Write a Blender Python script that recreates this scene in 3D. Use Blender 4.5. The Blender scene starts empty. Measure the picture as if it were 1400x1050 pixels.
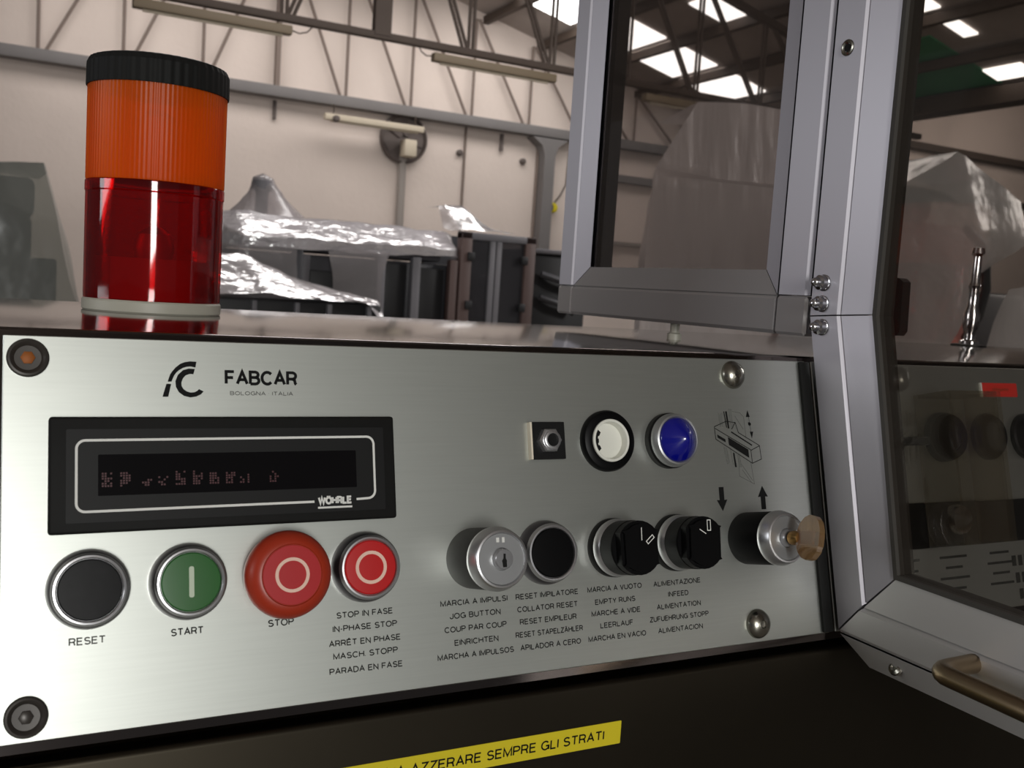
import bpy, bmesh, math, random
from mathutils import Vector, Matrix, noise
random.seed(7)
S = bpy.context.scene
COL = S.collection

# ------------------------------------------------------------------ camera
cd = bpy.data.cameras.new('camera'); cam = bpy.data.objects.new('camera', cd); COL.objects.link(cam)
cd.sensor_width = 36.0; cd.lens = 35.015; cd.clip_start = 0.02; cd.clip_end = 200
cd.dof.use_dof = True; cd.dof.focus_distance = 0.5; cd.dof.aperture_fstop = 26
right = Vector((0.88450714, -0.46200721, 0.06478004)); down = Vector((0.01472466, -0.1111402, -0.99369565))
fwd = Vector((0.46629422, 0.87988476, -0.0915014))
cm = Matrix.Identity(4)
for i in range(3):
    cm[i][0] = right[i]; cm[i][1] = -down[i]; cm[i][2] = -fwd[i]
cm.translation = Vector((-0.00505129, -0.42071371, 1.22812921))
cam.matrix_world = cm
S.camera = cam

# ------------------------------------------------------------------ world, daylight, exposure
S.view_settings.view_transform = 'Standard'; S.view_settings.look = 'None'
S.view_settings.gamma = 1.0; S.view_settings.exposure = 0.0; S.view_settings.use_curve_mapping = False
S.cycles.use_denoising = True
S.cycles.max_bounces = 10; S.cycles.transparent_max_bounces = 24
w = bpy.data.worlds.new('hall_ambient'); S.world = w; w.use_nodes = True
bg = w.node_tree.nodes['Background']; bg.inputs[0].default_value = (0.95, 0.93, 0.95, 1); bg.inputs[1].default_value = 0.085

def area(name, loc, target, sx, sy, power, color=(1, 1, 1)):
    l = bpy.data.lights.new(name, 'AREA'); l.shape = 'RECTANGLE'; l.size = sx; l.size_y = sy; l.energy = power; l.color = color
    o = bpy.data.objects.new(name, l); COL.objects.link(o); o.location = loc
    o.rotation_euler = (Vector(target) - Vector(loc)).to_track_quat('-Z', 'Z').to_euler()
    return o
# tall hall window behind the photographer, side window, roof skylights
area('daylight_rear_window', (-2.0, -10.5, 2.75), (0.1, 0, 1.2), 1.7, 3.9, 560, (1.0, 1.0, 0.97))
area('daylight_side_window', (-8.0, 1.2, 2.6), (0.4, 0, 1.3), 1.8, 3.6, 120, (0.95, 0.97, 1.0))
area('daylight_roof_near_gable', (4.5, 14.2, 5.5), (4.6, 15.4, 3.2), 9.0, 1.0, 115, (1.0, 0.96, 0.93))
area('daylight_roof_mid', (4.5, 7.0, 6.0), (4.3, 7.6, 0), 6.0, 1.6, 270, (1.0, 0.96, 0.94))
area('daylight_roof_right', (9.5, 1.5, 5.2), (4.0, 3.4, 1.2), 5.0, 1.2, 330, (1.0, 0.97, 0.95))

area('added_light_next_bay', (18.5, 13.6, 5.4), (18.8, 16, 4.6), 8.0, 1.0, 70, (1.0, 0.95, 0.92))  # added light for the unlit wall of the next bay

# ------------------------------------------------------------------ materials
def lin(c):
    return tuple(((x / 255) / 12.92 if x / 255 <= 0.04045 else ((x / 255 + 0.055) / 1.055) ** 2.4) for x in c) + (1.0,)
def mat(name, rgb, rough=0.5, metal=0.0, spec=0.5, coat=0.0, noise_s=None, noise_amt=0.12, bump=None, stretch=(1, 1, 1), emis=None):
    m = bpy.data.materials.new(name); m.use_nodes = True
    nt = m.node_tree; b = nt.nodes['Principled BSDF']
    c = lin(rgb); b.inputs['Base Color'].default_value = c; b.inputs['Roughness'].default_value = rough
    b.inputs['Metallic'].default_value = metal; b.inputs['Specular IOR Level'].default_value = spec
    b.inputs['Coat Weight'].default_value = coat; b.inputs['Coat Roughness'].default_value = 0.08
    if noise_s or bump:
        tc = nt.nodes.new('ShaderNodeTexCoord'); mp = nt.nodes.new('ShaderNodeMapping'); mp.inputs['Scale'].default_value = stretch
        nt.links.new(tc.outputs['Object'], mp.inputs[0])
        n = nt.nodes.new('ShaderNodeTexNoise'); n.inputs['Scale'].default_value = noise_s or bump[0]; n.inputs['Detail'].default_value = 5
        nt.links.new(mp.outputs[0], n.inputs['Vector'])
        if noise_s:
            mx = nt.nodes.new('ShaderNodeMix'); mx.data_type = 'RGBA'
            mx.inputs['A'].default_value = tuple(max(0, x * (1 - noise_amt)) for x in c[:3]) + (1,)
            mx.inputs['B'].default_value = tuple(min(1, x * (1 + noise_amt)) for x in c[:3]) + (1,)
            nt.links.new(n.outputs['Fac'], mx.inputs['Factor']); nt.links.new(mx.outputs['Result'], b.inputs['Base Color'])
        if bump:
            bp = nt.nodes.new('ShaderNodeBump'); bp.inputs['Strength'].default_value = bump[1]; bp.inputs['Distance'].default_value = bump[2]
            n2 = nt.nodes.new('ShaderNodeTexNoise'); n2.inputs['Scale'].default_value = bump[0]; n2.inputs['Detail'].default_value = 4
            nt.links.new(mp.outputs[0], n2.inputs['Vector'])
            nt.links.new(n2.outputs['Fac'], bp.inputs['Height']); nt.links.new(bp.outputs[0], b.inputs['Normal'])
    if emis:
        b.inputs['Emission Color'].default_value = lin(emis[0]); b.inputs['Emission Strength'].default_value = emis[1]
    return m
def mixmat(name, trans, body, gloss_rough=0.1, w_trans=0.5, w_gloss=0.06, translucent=0.5, bump=None, w_fres=0.5):
    """see-through sheet: transparent + diffuse/translucent body + fresnel gloss"""
    m = bpy.data.materials.new(name); m.use_nodes = True; nt = m.node_tree
    for n in list(nt.nodes): nt.nodes.remove(n)
    out = nt.nodes.new('ShaderNodeOutputMaterial')
    t = nt.nodes.new('ShaderNodeBsdfTransparent'); t.inputs[0].default_value = lin(trans)
    d = nt.nodes.new('ShaderNodeBsdfDiffuse'); d.inputs[0].default_value = lin(body)
    tl = nt.nodes.new('ShaderNodeBsdfTranslucent'); tl.inputs[0].default_value = lin(body)
    g = nt.nodes.new('ShaderNodeBsdfGlossy'); g.inputs['Roughness'].default_value = gloss_rough
    m1 = nt.nodes.new('ShaderNodeMixShader'); m1.inputs[0].default_value = translucent
    nt.links.new(d.outputs[0], m1.inputs[1]); nt.links.new(tl.outputs[0], m1.inputs[2])
    m2 = nt.nodes.new('ShaderNodeMixShader'); m2.inputs[0].default_value = w_trans
    nt.links.new(m1.outputs[0], m2.inputs[1]); nt.links.new(t.outputs[0], m2.inputs[2])
    fr = nt.nodes.new('ShaderNodeLayerWeight'); fr.inputs['Blend'].default_value = 0.35
    mu = nt.nodes.new('ShaderNodeMath'); mu.operation = 'MULTIPLY_ADD'; mu.inputs[1].default_value = w_fres; mu.inputs[2].default_value = w_gloss
    nt.links.new(fr.outputs['Fresnel'], mu.inputs[0])
    m3 = nt.nodes.new('ShaderNodeMixShader'); nt.links.new(mu.outputs[0], m3.inputs[0])
    nt.links.new(m2.outputs[0], m3.inputs[1]); nt.links.new(g.outputs[0], m3.inputs[2]); nt.links.new(m3.outputs[0], out.inputs[0])
    if bump:
        tc = nt.nodes.new('ShaderNodeTexCoord'); n = nt.nodes.new('ShaderNodeTexNoise'); n.inputs['Scale'].default_value = bump[0]; n.inputs['Detail'].default_value = 3
        if len(bump) > 3:
            mp = nt.nodes.new('ShaderNodeMapping'); mp.inputs['Scale'].default_value = bump[3]
            nt.links.new(tc.outputs['Object'], mp.inputs[0]); nt.links.new(mp.outputs[0], n.inputs['Vector'])
        else: nt.links.new(tc.outputs['Object'], n.inputs['Vector'])
        bp = nt.nodes.new('ShaderNodeBump'); bp.inputs['Strength'].default_value = bump[1]; bp.inputs['Distance'].default_value = bump[2]
        nt.links.new(n.outputs['Fac'], bp.inputs['Height'])
        for k in (d, tl, g): nt.links.new(bp.outputs[0], k.inputs['Normal'])
    return m

M = {}
M['alu_panel'] = mat('brushed_aluminium', (198, 201, 195), 0.4, 1.0, noise_s=900, noise_amt=0.06, stretch=(0.03, 1, 1))
M['steel'] = mat('console_steel', (104, 97, 94), 0.11, 1.0, noise_s=14, noise_amt=0.1)
M['dark_steel'] = mat('door_steel', (64, 59, 50), 0.36, 1.0, noise_s=20, noise_amt=0.1)
M['chrome'] = mat('chrome', (205, 205, 208), 0.16, 1.0)
M['ring'] = mat('satin_chrome_ring', (206, 206, 208), 0.3, 0.9)
M['collar'] = mat('chrome_dark_reflection', (92, 89, 94), 0.3, 0.9)  # chrome bevel of the buttons, its dark reflection put into the colour
M['satin'] = mat('satin_metal', (178, 179, 180), 0.42, 0.85)
M['zinc'] = mat('zinc_screw', (150, 148, 138), 0.25, 1.0)
def brushed(name, rgb, rough, tangent):
    """anodised profile with its grain across the given direction"""
    m = mat(name, rgb, rough, 0.88); nt = m.node_tree; b = nt.nodes['Principled BSDF']
    v = nt.nodes.new('ShaderNodeCombineXYZ')
    for i in range(3): v.inputs[i].default_value = tangent[i]
    nt.links.new(v.outputs[0], b.inputs['Tangent']); b.inputs['Anisotropic'].default_value = 0.75
    return m
M['anod'] = brushed('anodised_upright', (172, 169, 175), 0.48, (0, 1, 0))
M['anod_h'] = brushed('anodised_rail', (228, 226, 226), 0.58, (0, 0, 1))
M['black'] = mat('black_plastic', (17, 17, 17), 0.5, spec=0.25)
M['black_matte'] = mat('black_matte_plastic', (20, 20, 19), 0.65, spec=0.2, noise_s=400, noise_amt=0.2)
M['black_gloss'] = mat('black_glossy_plastic', (7, 7, 8), 0.42, spec=0.16)
M['worn_black'] = mat('worn_black_cap', (30, 30, 31), 0.5, spec=0.2, noise_s=180, noise_amt=0.45)
M['grey_barrel'] = mat('grey_barrel', (50, 50, 48), 0.45)
M['screen'] = mat('display_window', (5, 3, 4), 0.12)
M['segment'] = mat('red_segments', (44, 5, 11), 0.5, emis=((70, 6, 14), 0.25))
M['print'] = mat('black_print', (14, 14, 14), 0.7, spec=0.2)
M['print_soft'] = mat('faded_black_print', (40, 40, 38), 0.7, spec=0.2)
M['grey_print'] = mat('grey_print', (95, 96, 92), 0.7)
M['white_print'] = mat('white_print', (225, 225, 220), 0.6)
M['green'] = mat('green_cap', (38, 96, 38), 0.4)
M['red_cap'] = mat('red_cap', (190, 22, 24), 0.4)
M['red_disc'] = mat('red_disc', (176, 20, 26), 0.45)
M['orange_red'] = mat('orange_red_mushroom', (162, 48, 24), 0.38)
M['pink_print'] = mat('pale_pink_print', (238, 200, 182), 0.6)
M['pale_green_print'] = mat('pale_green_print', (196, 208, 186), 0.6)
M['white_plastic'] = mat('white_plastic', (228, 228, 218), 0.4)
M['cream_edge'] = mat('cream_edge', (225, 215, 195), 0.5)
M['blue'] = mat('blue_lens', (11, 15, 128), 0.14, coat=0.6)
M['brass'] = mat('brass', (176, 140, 88), 0.3, 1.0)
M['bronze'] = mat('bronze_handle', (156, 138, 112), 0.35, 1.0)
M['key_plastic'] = mixmat('amber_key_plastic', (245, 220, 180), (215, 176, 130), 0.06, 0.66, 0.2, 0.5)
M['rust'] = mat('rusty_screw', (150, 84, 28), 0.6, 0.2)
M['grey_cup'] = mat('grey_cup_washer', (62, 58, 54), 0.35, 0.3)
M['yellow'] = mat('yellow_label', (214, 196, 30), 0.5)
M['red_label'] = mat('red_label', (205, 40, 30), 0.5)
M['rubber'] = mat('rubber', (62, 59, 55), 0.7)
M['base_cream'] = mat('grey_base_plastic', (168, 165, 152), 0.45)
M['door_glass'] = mixmat('tinted_door_pane', (226, 222, 218), (70, 68, 66), 0.03, 0.96, 0.0, 0.0, w_fres=0.2)
M['window_glass'] = mixmat('clear_guard_pane', (228, 224, 222), (100, 98, 98), 0.03, 0.96, 0.0, 0.0, w_fres=0.25)
M['acrylic'] = mixmat('clear_acrylic', (240, 238, 232), (150, 140, 125), 0.2, 0.93, 0.0, 0.3, w_fres=0.12)
M['amber'] = mixmat('amber_lens', (255, 190, 50), (255, 128, 10), 0.36, 0.42, 0.01, 0.6, w_fres=0.16)
M['red_lens'] = mixmat('red_lens', (236, 22, 26), (118, 3, 9), 0.06, 0.8, 0.03, 0.5)
M['bulb'] = mat('frosted_bulb', (235, 225, 215), 0.3)
M['reflector'] = mat('reflector', (240, 225, 220), 0.45, 0.6)
M['wall'] = mat('plaster_wall', (214, 200, 191), 0.9, noise_s=1.2, noise_amt=0.07, bump=(9, 0.25, 0.02))
M['floor'] = mat('concrete_floor', (128, 122, 116), 0.6, noise_s=1.5, noise_amt=0.2)
M['roof'] = mat('fibre_cement_roof', (160, 150, 144), 0.9, noise_s=2.5, noise_amt=0.2)
M['green_sheet'] = mat('green_roof_sheet', (64, 140, 100), 0.7, noise_s=2, noise_amt=0.25)
M['beam_grey'] = mat('grey_painted_beam', (116, 112, 111), 0.7, noise_s=3, noise_amt=0.08)
M['truss_brown'] = mat('brown_truss_steel', (70, 58, 50), 0.7, noise_s=5, noise_amt=0.15)
M['rod_grey'] = mat('weathered_rod', (122, 108, 100), 0.8)
M['lamp_old'] = mat('aged_lamp_housing', (116, 102, 82), 0.6)
M['lamp_cream'] = mat('cream_lamp_housing', (196, 184, 164), 0.6)
M['pipe'] = mat('grey_pipe', (150, 142, 136), 0.6)
M['fan_dark'] = mat('dark_fan', (92, 82, 78), 0.6)
M['sky_panel'] = mat('skylight_panel', (255, 255, 255), 0.5, emis=((255, 253, 250), 3.2))
M['machine_dark'] = mat('dark_machine_body', (58, 58, 62), 0.45, noise_s=6, noise_amt=0.3)
M['machine_black'] = mat('black_machine_body', (24, 24, 26), 0.5)
M['machine_grey'] = mat('grey_machine_frame', (104, 102, 106), 0.5)
M['machine_brown'] = mat('brown_machine_frame', (86, 68, 64), 0.5)
M['machine_red'] = mat('red_machine_body', (172, 104, 94), 0.5)
M['machine_glass'] = mixmat('machine_door_pane', (150, 148, 150), (110, 108, 112), 0.06, 0.75, 0.03, 0.2)
M['film_silver'] = mixmat('wrinkled_plastic_film', (215, 210, 214), (232, 226, 230), 0.2, 0.04, 0.5, 0.25, bump=(6.5, 0.6, 0.045, (1.0, 2.2, 2.2)))
M['film_clear'] = mixmat('clear_plastic_film', (222, 218, 218), (205, 199, 200), 0.25, 0.52, 0.05, 0.5, bump=(5, 0.5, 0.04))
M['film_green'] = mixmat('greyish_plastic_film', (186, 188, 182), (150, 152, 146), 0.3, 0.42, 0.03, 0.4, bump=(3, 0.4, 0.05))
M['film_dull'] = mixmat('dull_plastic_film', (190, 182, 180), (205, 194, 190), 0.35, 0.1, 0.02, 0.3, bump=(3, 0.5, 0.05, (3, 3, 0.4)))
M['film_tent'] = mixmat('milky_plastic_film', (215, 215, 215), (205, 205, 205), 0.25, 0.28, 0.03, 0.45, bump=(4, 0.6, 0.05))

# ------------------------------------------------------------------ helpers
W = {}
def link(name, data, Mw, parent=None):
    o = bpy.data.objects.new(name, data); COL.objects.link(o); W[o.name] = Mw.copy()
    if parent is None: o.matrix_world = Mw
    else:
        o.parent = parent; o.matrix_parent_inverse = Matrix.Identity(4); o.matrix_basis = W[parent.name].inverted() @ Mw
    return o
def tag(o, label=None, cat=None, group=None, kind=None):
    if label: o['label'] = label
    if cat: o['category'] = cat
    if group: o['group'] = group
    if kind: o['kind'] = kind
    return o
def thing(name, loc, label, cat, group=None):
    return tag(link(name, None, Matrix.Translation(loc)), label, cat, group)
def obj(name, bm, m, parent=None, Mw=None, mm=False, smooth=35):
    if mm: bmesh.ops.scale(bm, vec=(0.001,) * 3, verts=bm.verts)
    bmesh.ops.recalc_face_normals(bm, faces=bm.faces)
    me = bpy.data.meshes.new(name); bm.to_mesh(me); bm.free(); me.materials.append(M[m])
    if smooth:
        me.shade_smooth(); me.set_sharp_from_angle(angle=math.radians(smooth))
    if Mw is None: Mw = W[parent.name] if parent else Matrix.Identity(4)
    return link(name, me, Mw, parent)
def world_obj(name, bm, m, parent=None, mm=False, smooth=35, pivot=None):
    """mesh given in world coordinates, stored about its pivot"""
    if mm: bmesh.ops.scale(bm, vec=(0.001,) * 3, verts=bm.verts)
    if pivot is None:
        pivot = W[parent.name].translation if parent else sum((v.co for v in bm.verts), Vector()) / max(1, len(bm.verts))
    bmesh.ops.translate(bm, vec=-Vector(pivot), verts=bm.verts)
    return obj(name, bm, m, parent, Matrix.Translation(pivot), False, smooth)
def B(): return bmesh.new()
def box(bm, x0, x1, y0, y1, z0, z1, bev=0.0, seg=2):
    vs = [bm.verts.new(p) for p in ((x0, y0, z0), (x1, y0, z0), (x1, y1, z0), (x0, y1, z0), (x0, y0, z1), (x1, y0, z1), (x1, y1, z1), (x0, y1, z1))]
    fs = [bm.faces.new([vs[i] for i in f]) for f in ((0, 3, 2, 1), (4, 5, 6, 7), (0, 1, 5, 4), (1, 2, 6, 5), (2, 3, 7, 6), (3, 0, 4, 7))]
    if bev:
        es = list({e for f in fs for e in f.edges})
        bmesh.ops.bevel(bm, geom=es, offset=bev, segments=seg, profile=0.5, affect='EDGES')
    return bm
def lathe(bm, prof, seg=48, c=(0, 0), mod=None):
    rings = []
    for r, h in prof:
        if r < 1e-6: rings.append([bm.verts.new((c[0], c[1], h))])
        else:
            rings.append([bm.verts.new((c[0] + r * (mod(k, r) if mod else 1) * math.cos(2 * math.pi * k / seg), c[1] + r * (mod(k, r) if mod else 1) * math.sin(2 * math.pi * k / seg), h)) for k in range(seg)])
    for a, b in zip(rings, rings[1:]):
        if len(a) == 1 and len(b) == 1: continue
        for k in range(seg):
            k2 = (k + 1) % seg
            if len(a) == 1: bm.faces.new((a[0], b[k], b[k2]))
            elif len(b) == 1: bm.faces.new((a[k], a[k2], b[0]))
            else: bm.faces.new((a[k], a[k2], b[k2], b[k]))
    return bm
def prism(bm, poly, z0, z1):
    a = [bm.verts.new((p[0], p[1], z0)) for p in poly]; b = [bm.verts.new((p[0], p[1], z1)) for p in poly]
    bm.faces.new(a); bm.faces.new(b); n = len(poly)
    for k in range(n): bm.faces.new((a[k], a[(k + 1) % n], b[(k + 1) % n], b[k]))
    return bm
def loft_prism(bm, A, Bp):
    """solid between two matching 3-D polygons"""
    a = [bm.verts.new(p) for p in A]; b = [bm.verts.new(p) for p in Bp]; n = len(A)
    bm.faces.new(a); bm.faces.new(b)
    for k in range(n): bm.faces.new((a[k], a[(k + 1) % n], b[(k + 1) % n], b[k]))
    return bm
def stroke(bm, pts, wd, z0=0.04, z1=0.07, closed=False):
    """flat printed line of width wd along 2-D points"""
    P = [Vector((p[0], p[1])) for p in pts]; n = len(P); L = []; Rr = []
    for i in range(n):
        if closed: d0 = (P[i] - P[i - 1]).normalized(); d1 = (P[(i + 1) % n] - P[i]).normalized()
        else:
            d0 = (P[i] - P[max(0, i - 1)]); d1 = (P[min(n - 1, i + 1)] - P[i])
            d0 = d0.normalized() if d0.length > 1e-9 else d1.normalized(); d1 = d1.normalized() if d1.length > 1e-9 else d0
        t = d0 + d1
        t = t.normalized() if t.length > 1e-6 else d0
        nr = Vector((-t.y, t.x)); sc = 1 / max(0.4, abs(nr.dot(Vector((-d0.y, d0.x)))))
        L.append(P[i] + nr * wd / 2 * sc); Rr.append(P[i] - nr * wd / 2 * sc)
    vl = [bm.verts.new((p.x, p.y, z1)) for p in L]; vr = [bm.verts.new((p.x, p.y, z1)) for p in Rr]
    for i in range(n if closed else n - 1):
        j = (i + 1) % n; bm.faces.new((vl[i], vr[i], vr[j], vl[j]))
    return bm
def tube(bm, pts, r, seg=10, cap=True):
    P = [Vector(p) for p in pts]; rings = []; up = None
    for i, p in enumerate(P):
        t = (P[min(i + 1, len(P) - 1)] - P[max(i - 1, 0)]).normalized()
        if up is None: up = t.orthogonal().normalized()
        else: up = (up - t * up.dot(t)).normalized()
        s = t.cross(up)
        rings.append([bm.verts.new(p + (up * math.cos(2 * math.pi * k / seg) + s * math.sin(2 * math.pi * k / seg)) * r) for k in range(seg)])
    for a, b in zip(rings, rings[1:]):
        for k in range(seg): bm.faces.new((a[k], a[(k + 1) % seg], b[(k + 1) % seg], b[k]))
    if cap: bm.faces.new(rings[0]); bm.faces.new(rings[-1])
    return bm
def arc(cx, cy, r, a0, a1, n=12):
    return [(cx + r * math.cos(math.radians(a0 + (a1 - a0) * k / n)), cy + r * math.sin(math.radians(a0 + (a1 - a0) * k / n))) for k in range(n + 1)]
def rrect(x0, x1, y0, y1, r, n=6):
    return arc(x1 - r, y1 - r, r, 0, 90, n) + arc(x0 + r, y1 - r, r, 90, 180, n) + arc(x0 + r, y0 + r, r, 180, 270, n) + arc(x1 - r, y0 + r, r, 270, 360, n)
def ea(cx, cy, rx, ry, a0, a1, n=10):
    return [(cx + rx * math.cos(math.radians(a0 + (a1 - a0) * k / n)), cy + ry * math.sin(math.radians(a0 + (a1 - a0) * k / n))) for k in range(n + 1)]
_P = [(0, 0), (0, 1), (0.34, 1)] + ea(0.34, 0.73, 0.25, 0.27, 90, -90) + [(0, 0.46)]
_S = ea(0.31, 0.75, 0.27, 0.25, 25, 270, 9) + ea(0.31, 0.25, 0.3, 0.25, 90, -155, 9)
_A = [[(0, 0), (0.34, 1), (0.68, 0)], [(0.12, 0.34), (0.56, 0.34)]]
_O = [ea(0.38, 0.5, 0.38, 0.5, 90, 450, 22)]
_E = [[(0.55, 1), (0, 1), (0, 0), (0.57, 0)], [(0, 0.53), (0.5, 0.53)]]
GLYPH = {   # plain sans-serif capitals drawn as pen strokes: (width, strokes)
    'A': (0.68, _A), 'B': (0.6, [[(0, 0), (0, 1), (0.33, 1)] + ea(0.33, 0.77, 0.22, 0.23, 90, -90) + [(0, 0.54)], [(0.33, 0.54)] + ea(0.34, 0.27, 0.26, 0.27, 90, -90) + [(0, 0)]]),
    'C': (0.7, [ea(0.37, 0.5, 0.37, 0.5, 42, 318, 16)]), 'D': (0.65, [[(0, 0), (0, 1), (0.28, 1)] + ea(0.28, 0.5, 0.37, 0.5, 90, -90, 12) + [(0, 0)]]),
    'E': (0.57, _E), 'F': (0.54, [[(0.54, 1), (0, 1), (0, 0)], [(0, 0.5), (0.47, 0.5)]]), 'G': (0.73, [ea(0.37, 0.5, 0.37, 0.5, 42, 325, 16) + [(0.72, 0.46), (0.42, 0.46)], [(0.72, 0.46), (0.73, 0)]]),
    'H': (0.62, [[(0, 0), (0, 1)], [(0.62, 0), (0.62, 1)], [(0, 0.53), (0.62, 0.53)]]), 'I': (0.0, [[(0, 0), (0, 1)]]), 'J': (0.45, [[(0.45, 1), (0.45, 0.26)] + ea(0.225, 0.25, 0.225, 0.25, 0, -180, 8) + [(0, 0.34)]]),
    'K': (0.62, [[(0, 0), (0, 1)], [(0.6, 1), (0, 0.38)], [(0.22, 0.6), (0.63, 0)]]), 'L': (0.5, [[(0, 1), (0, 0), (0.5, 0)]]), 'M': (0.74, [[(0, 0), (0, 1), (0.37, 0.08), (0.74, 1), (0.74, 0)]]),
    'N': (0.62, [[(0, 0), (0, 1), (0.62, 0), (0.62, 1)]]), 'O': (0.76, _O), 'P': (0.59, [_P]), 'R': (0.62, [_P, [(0.34, 0.46), (0.5, 0.36), (0.55, 0.08), (0.62, 0)]]), 'S': (0.61, [_S]),
    'T': (0.62, [[(0, 1), (0.62, 1)], [(0.31, 1), (0.31, 0)]]), 'U': (0.62, [[(0, 1), (0, 0.32)] + ea(0.31, 0.31, 0.31, 0.31, 180, 360, 10) + [(0.62, 1)]]), 'V': (0.64, [[(0, 1), (0.32, 0), (0.64, 1)]]),
    'W': (0.92, [[(0, 1), (0.23, 0), (0.46, 1), (0.69, 0), (0.92, 1)]]), 'Y': (0.62, [[(0, 1), (0.31, 0.46), (0.62, 1)], [(0.31, 0.46), (0.31, 0)]]), 'Z': (0.58, [[(0.02, 1), (0.58, 1), (0, 0), (0.6, 0)]]),
    '-': (0.22, [[(0, 0.4), (0.22, 0.4)]]), '.': (0.0, [[(0, 0), (0, 0.1)]]), '·': (0.0, [[(0, 0.45), (0, 0.56)]]), ' ': (0.18, []),
    'Ê': (0.57, _E + [[(0.14, 1.12), (0.28, 1.24), (0.42, 1.12)]]), 'Ä': (0.68, _A + [[(0.2, 1.14), (0.2, 1.25)], [(0.48, 1.14), (0.48, 1.25)]]), 'Ö': (0.76, _O + [[(0.24, 1.14), (0.24, 1.25)], [(0.52, 1.14), (0.52, 1.25)]])}
def text(bm, s, cx, cy, width, cap, z=0.06, pen=0.125):
    """lettering fitted to a width and a capital height, centred on cx, cy"""
    x = 0.0; L = []
    for ch in s:
        wd, st = GLYPH[ch]
        for pts in st: L.append([(p[0] + x, p[1]) for p in pts])
        x += wd + 0.22
    total = x - 0.22; pw = pen * cap; sx = (width - pw) / total; sy = cap - pw
    for pts in L: stroke(bm, [(cx - width / 2 + pw / 2 + px * sx, cy - cap / 2 + pw / 2 + py * sy) for px, py in pts], pw, z, z)
    return bm

# ------------------------------------------------------------------ the hall
YG = 16.0; RX = 4.02; RZ = 6.97; K = 0.243; VX = 13.2; VZ = RZ - K * (VX - RX)
def roof_z(x): return RZ - K * abs(x - RX) if x <= VX else VZ + K * (x - VX) if x < 22.4 else VZ + K * 9.2 - K * (x - 22.4)
def structure(name, bm, m, smooth=35): return tag(world_obj(name, bm, m, smooth=smooth), kind='structure')
structure('floor', box(B(), -8, 34, -12, YG, -0.1, 0), 'floor')
XS = [-8, RX, VX, 22.4, 34]
bm = B(); prism(bm, [(-8, 0)] + [(x, roof_z(x)) for x in XS] + [(34, 0)], 0, 0.25)
for v in bm.verts: v.co = Vector((v.co.x, YG + v.co.z, v.co.y))
structure('wall_back', bm, 'wall')
bm = B()   # corrugated roof slopes
for a, b in zip(XS, XS[1:]):
    loft_prism(bm, [(a, -12, roof_z(a)), (b, -12, roof_z(b)), (b, -12, roof_z(b) + 0.12), (a, -12, roof_z(a) + 0.12)],
               [(a, YG + 0.25, roof_z(a)), (b, YG + 0.25, roof_z(b)), (b, YG + 0.25, roof_z(b) + 0.12), (a, YG + 0.25, roof_z(a) + 0.12)])
structure('ceiling', bm, 'roof')
def slope_panel(name, x0, x1, y0, y1, m, drop=0.03):
    bm = B(); z = lambda x: roof_z(x) - drop
    loft_prism(bm, [(x0, y0, z(x0)), (x1, y0, z(x1)), (x1, y0, z(x1) + 0.025), (x0, y0, z(x0) + 0.025)],
               [(x0, y1, z(x0)), (x1, y1, z(x1)), (x1, y1, z(x1) + 0.025), (x0, y1, z(x0) + 0.025)])
    return structure(name, bm, m)
n = 1
for x0 in (6.7, 7.75, 8.86, 9.95, 11.06):
    slope_panel('window_%d' % n, x0 - 0.03, x0 + 0.93, 13.45, 14.7, 'sky_panel'); n += 1
for x0, x1, y0, y1 in ((9.2, 9.85, 11.55, 12.1), (10.2, 10.9, 8.95, 9.35), (11.15, 11.7, 8.98, 9.2), (12.65, 13.0, 9.0, 9.6), (14.2, 15.3, 9.0, 10.4), (15.6, 16.6, 11.0, 12.0)):
    slope_panel('window_%d' % n, x0, x1, y0, y1, 'sky_panel'); n += 1
slope_panel('trim_1', 11.5, VX - 0.1, 9.6, 11.4, 'green_sheet', 0.02)
bm = B()  # purlins run along the hall under the roof
k = 2
for x in (5.7, 6.65, 7.7, 8.81, 9.9, 11.0, 12.1, 14.3, 15.5, 16.8, 18.2):
    z = roof_z(x)
    structure('trim_%d' % k, box(B(), x - 0.05, x + 0.05, -8, YG, z - 0.17, z - 0.04), 'truss_brown'); k += 1
structure('trim_%d' % k, box(B(), VX - 0.18, VX + 0.18, -8, YG, VZ - 0.3, VZ - 0.05), 'truss_brown'); k += 1
# wall column with flared head
bm = B(); prism(bm, [(8.92, 0), (9.14, 0), (9.14, 3.75), (9.2, 3.92), (9.4, 4.06), (8.66, 4.06), (8.86, 3.92), (8.92, 3.75)], 15.72, 15.99)
for v in bm.verts: v.co = Vector((v.co.x, v.co.z, v.co.y))
structure('trim_%d' % k, bm, 'beam_grey'); k += 1
structure('trim_%d' % k, box(B(), 9.9, 12.6, 15.84, 15.99, 3.46, 3.6), 'beam_grey'); k += 1
structure('trim_%d' % k, box(B(), 10.2, 11.8, 15.9, 15.99, 2.27, 2.34), 'pipe'); k += 1
structure('trim_%d' % k, box(B(), 13.6, 26.0, 15.7, 15.95, 5.05, 5.2), 'truss_brown'); k += 1
structure('trim_%d' % k, box(B(), 13.3, 26.0, 15.8, 15.98, 4.1, 4.22), 'truss_brown'); k += 1

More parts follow.
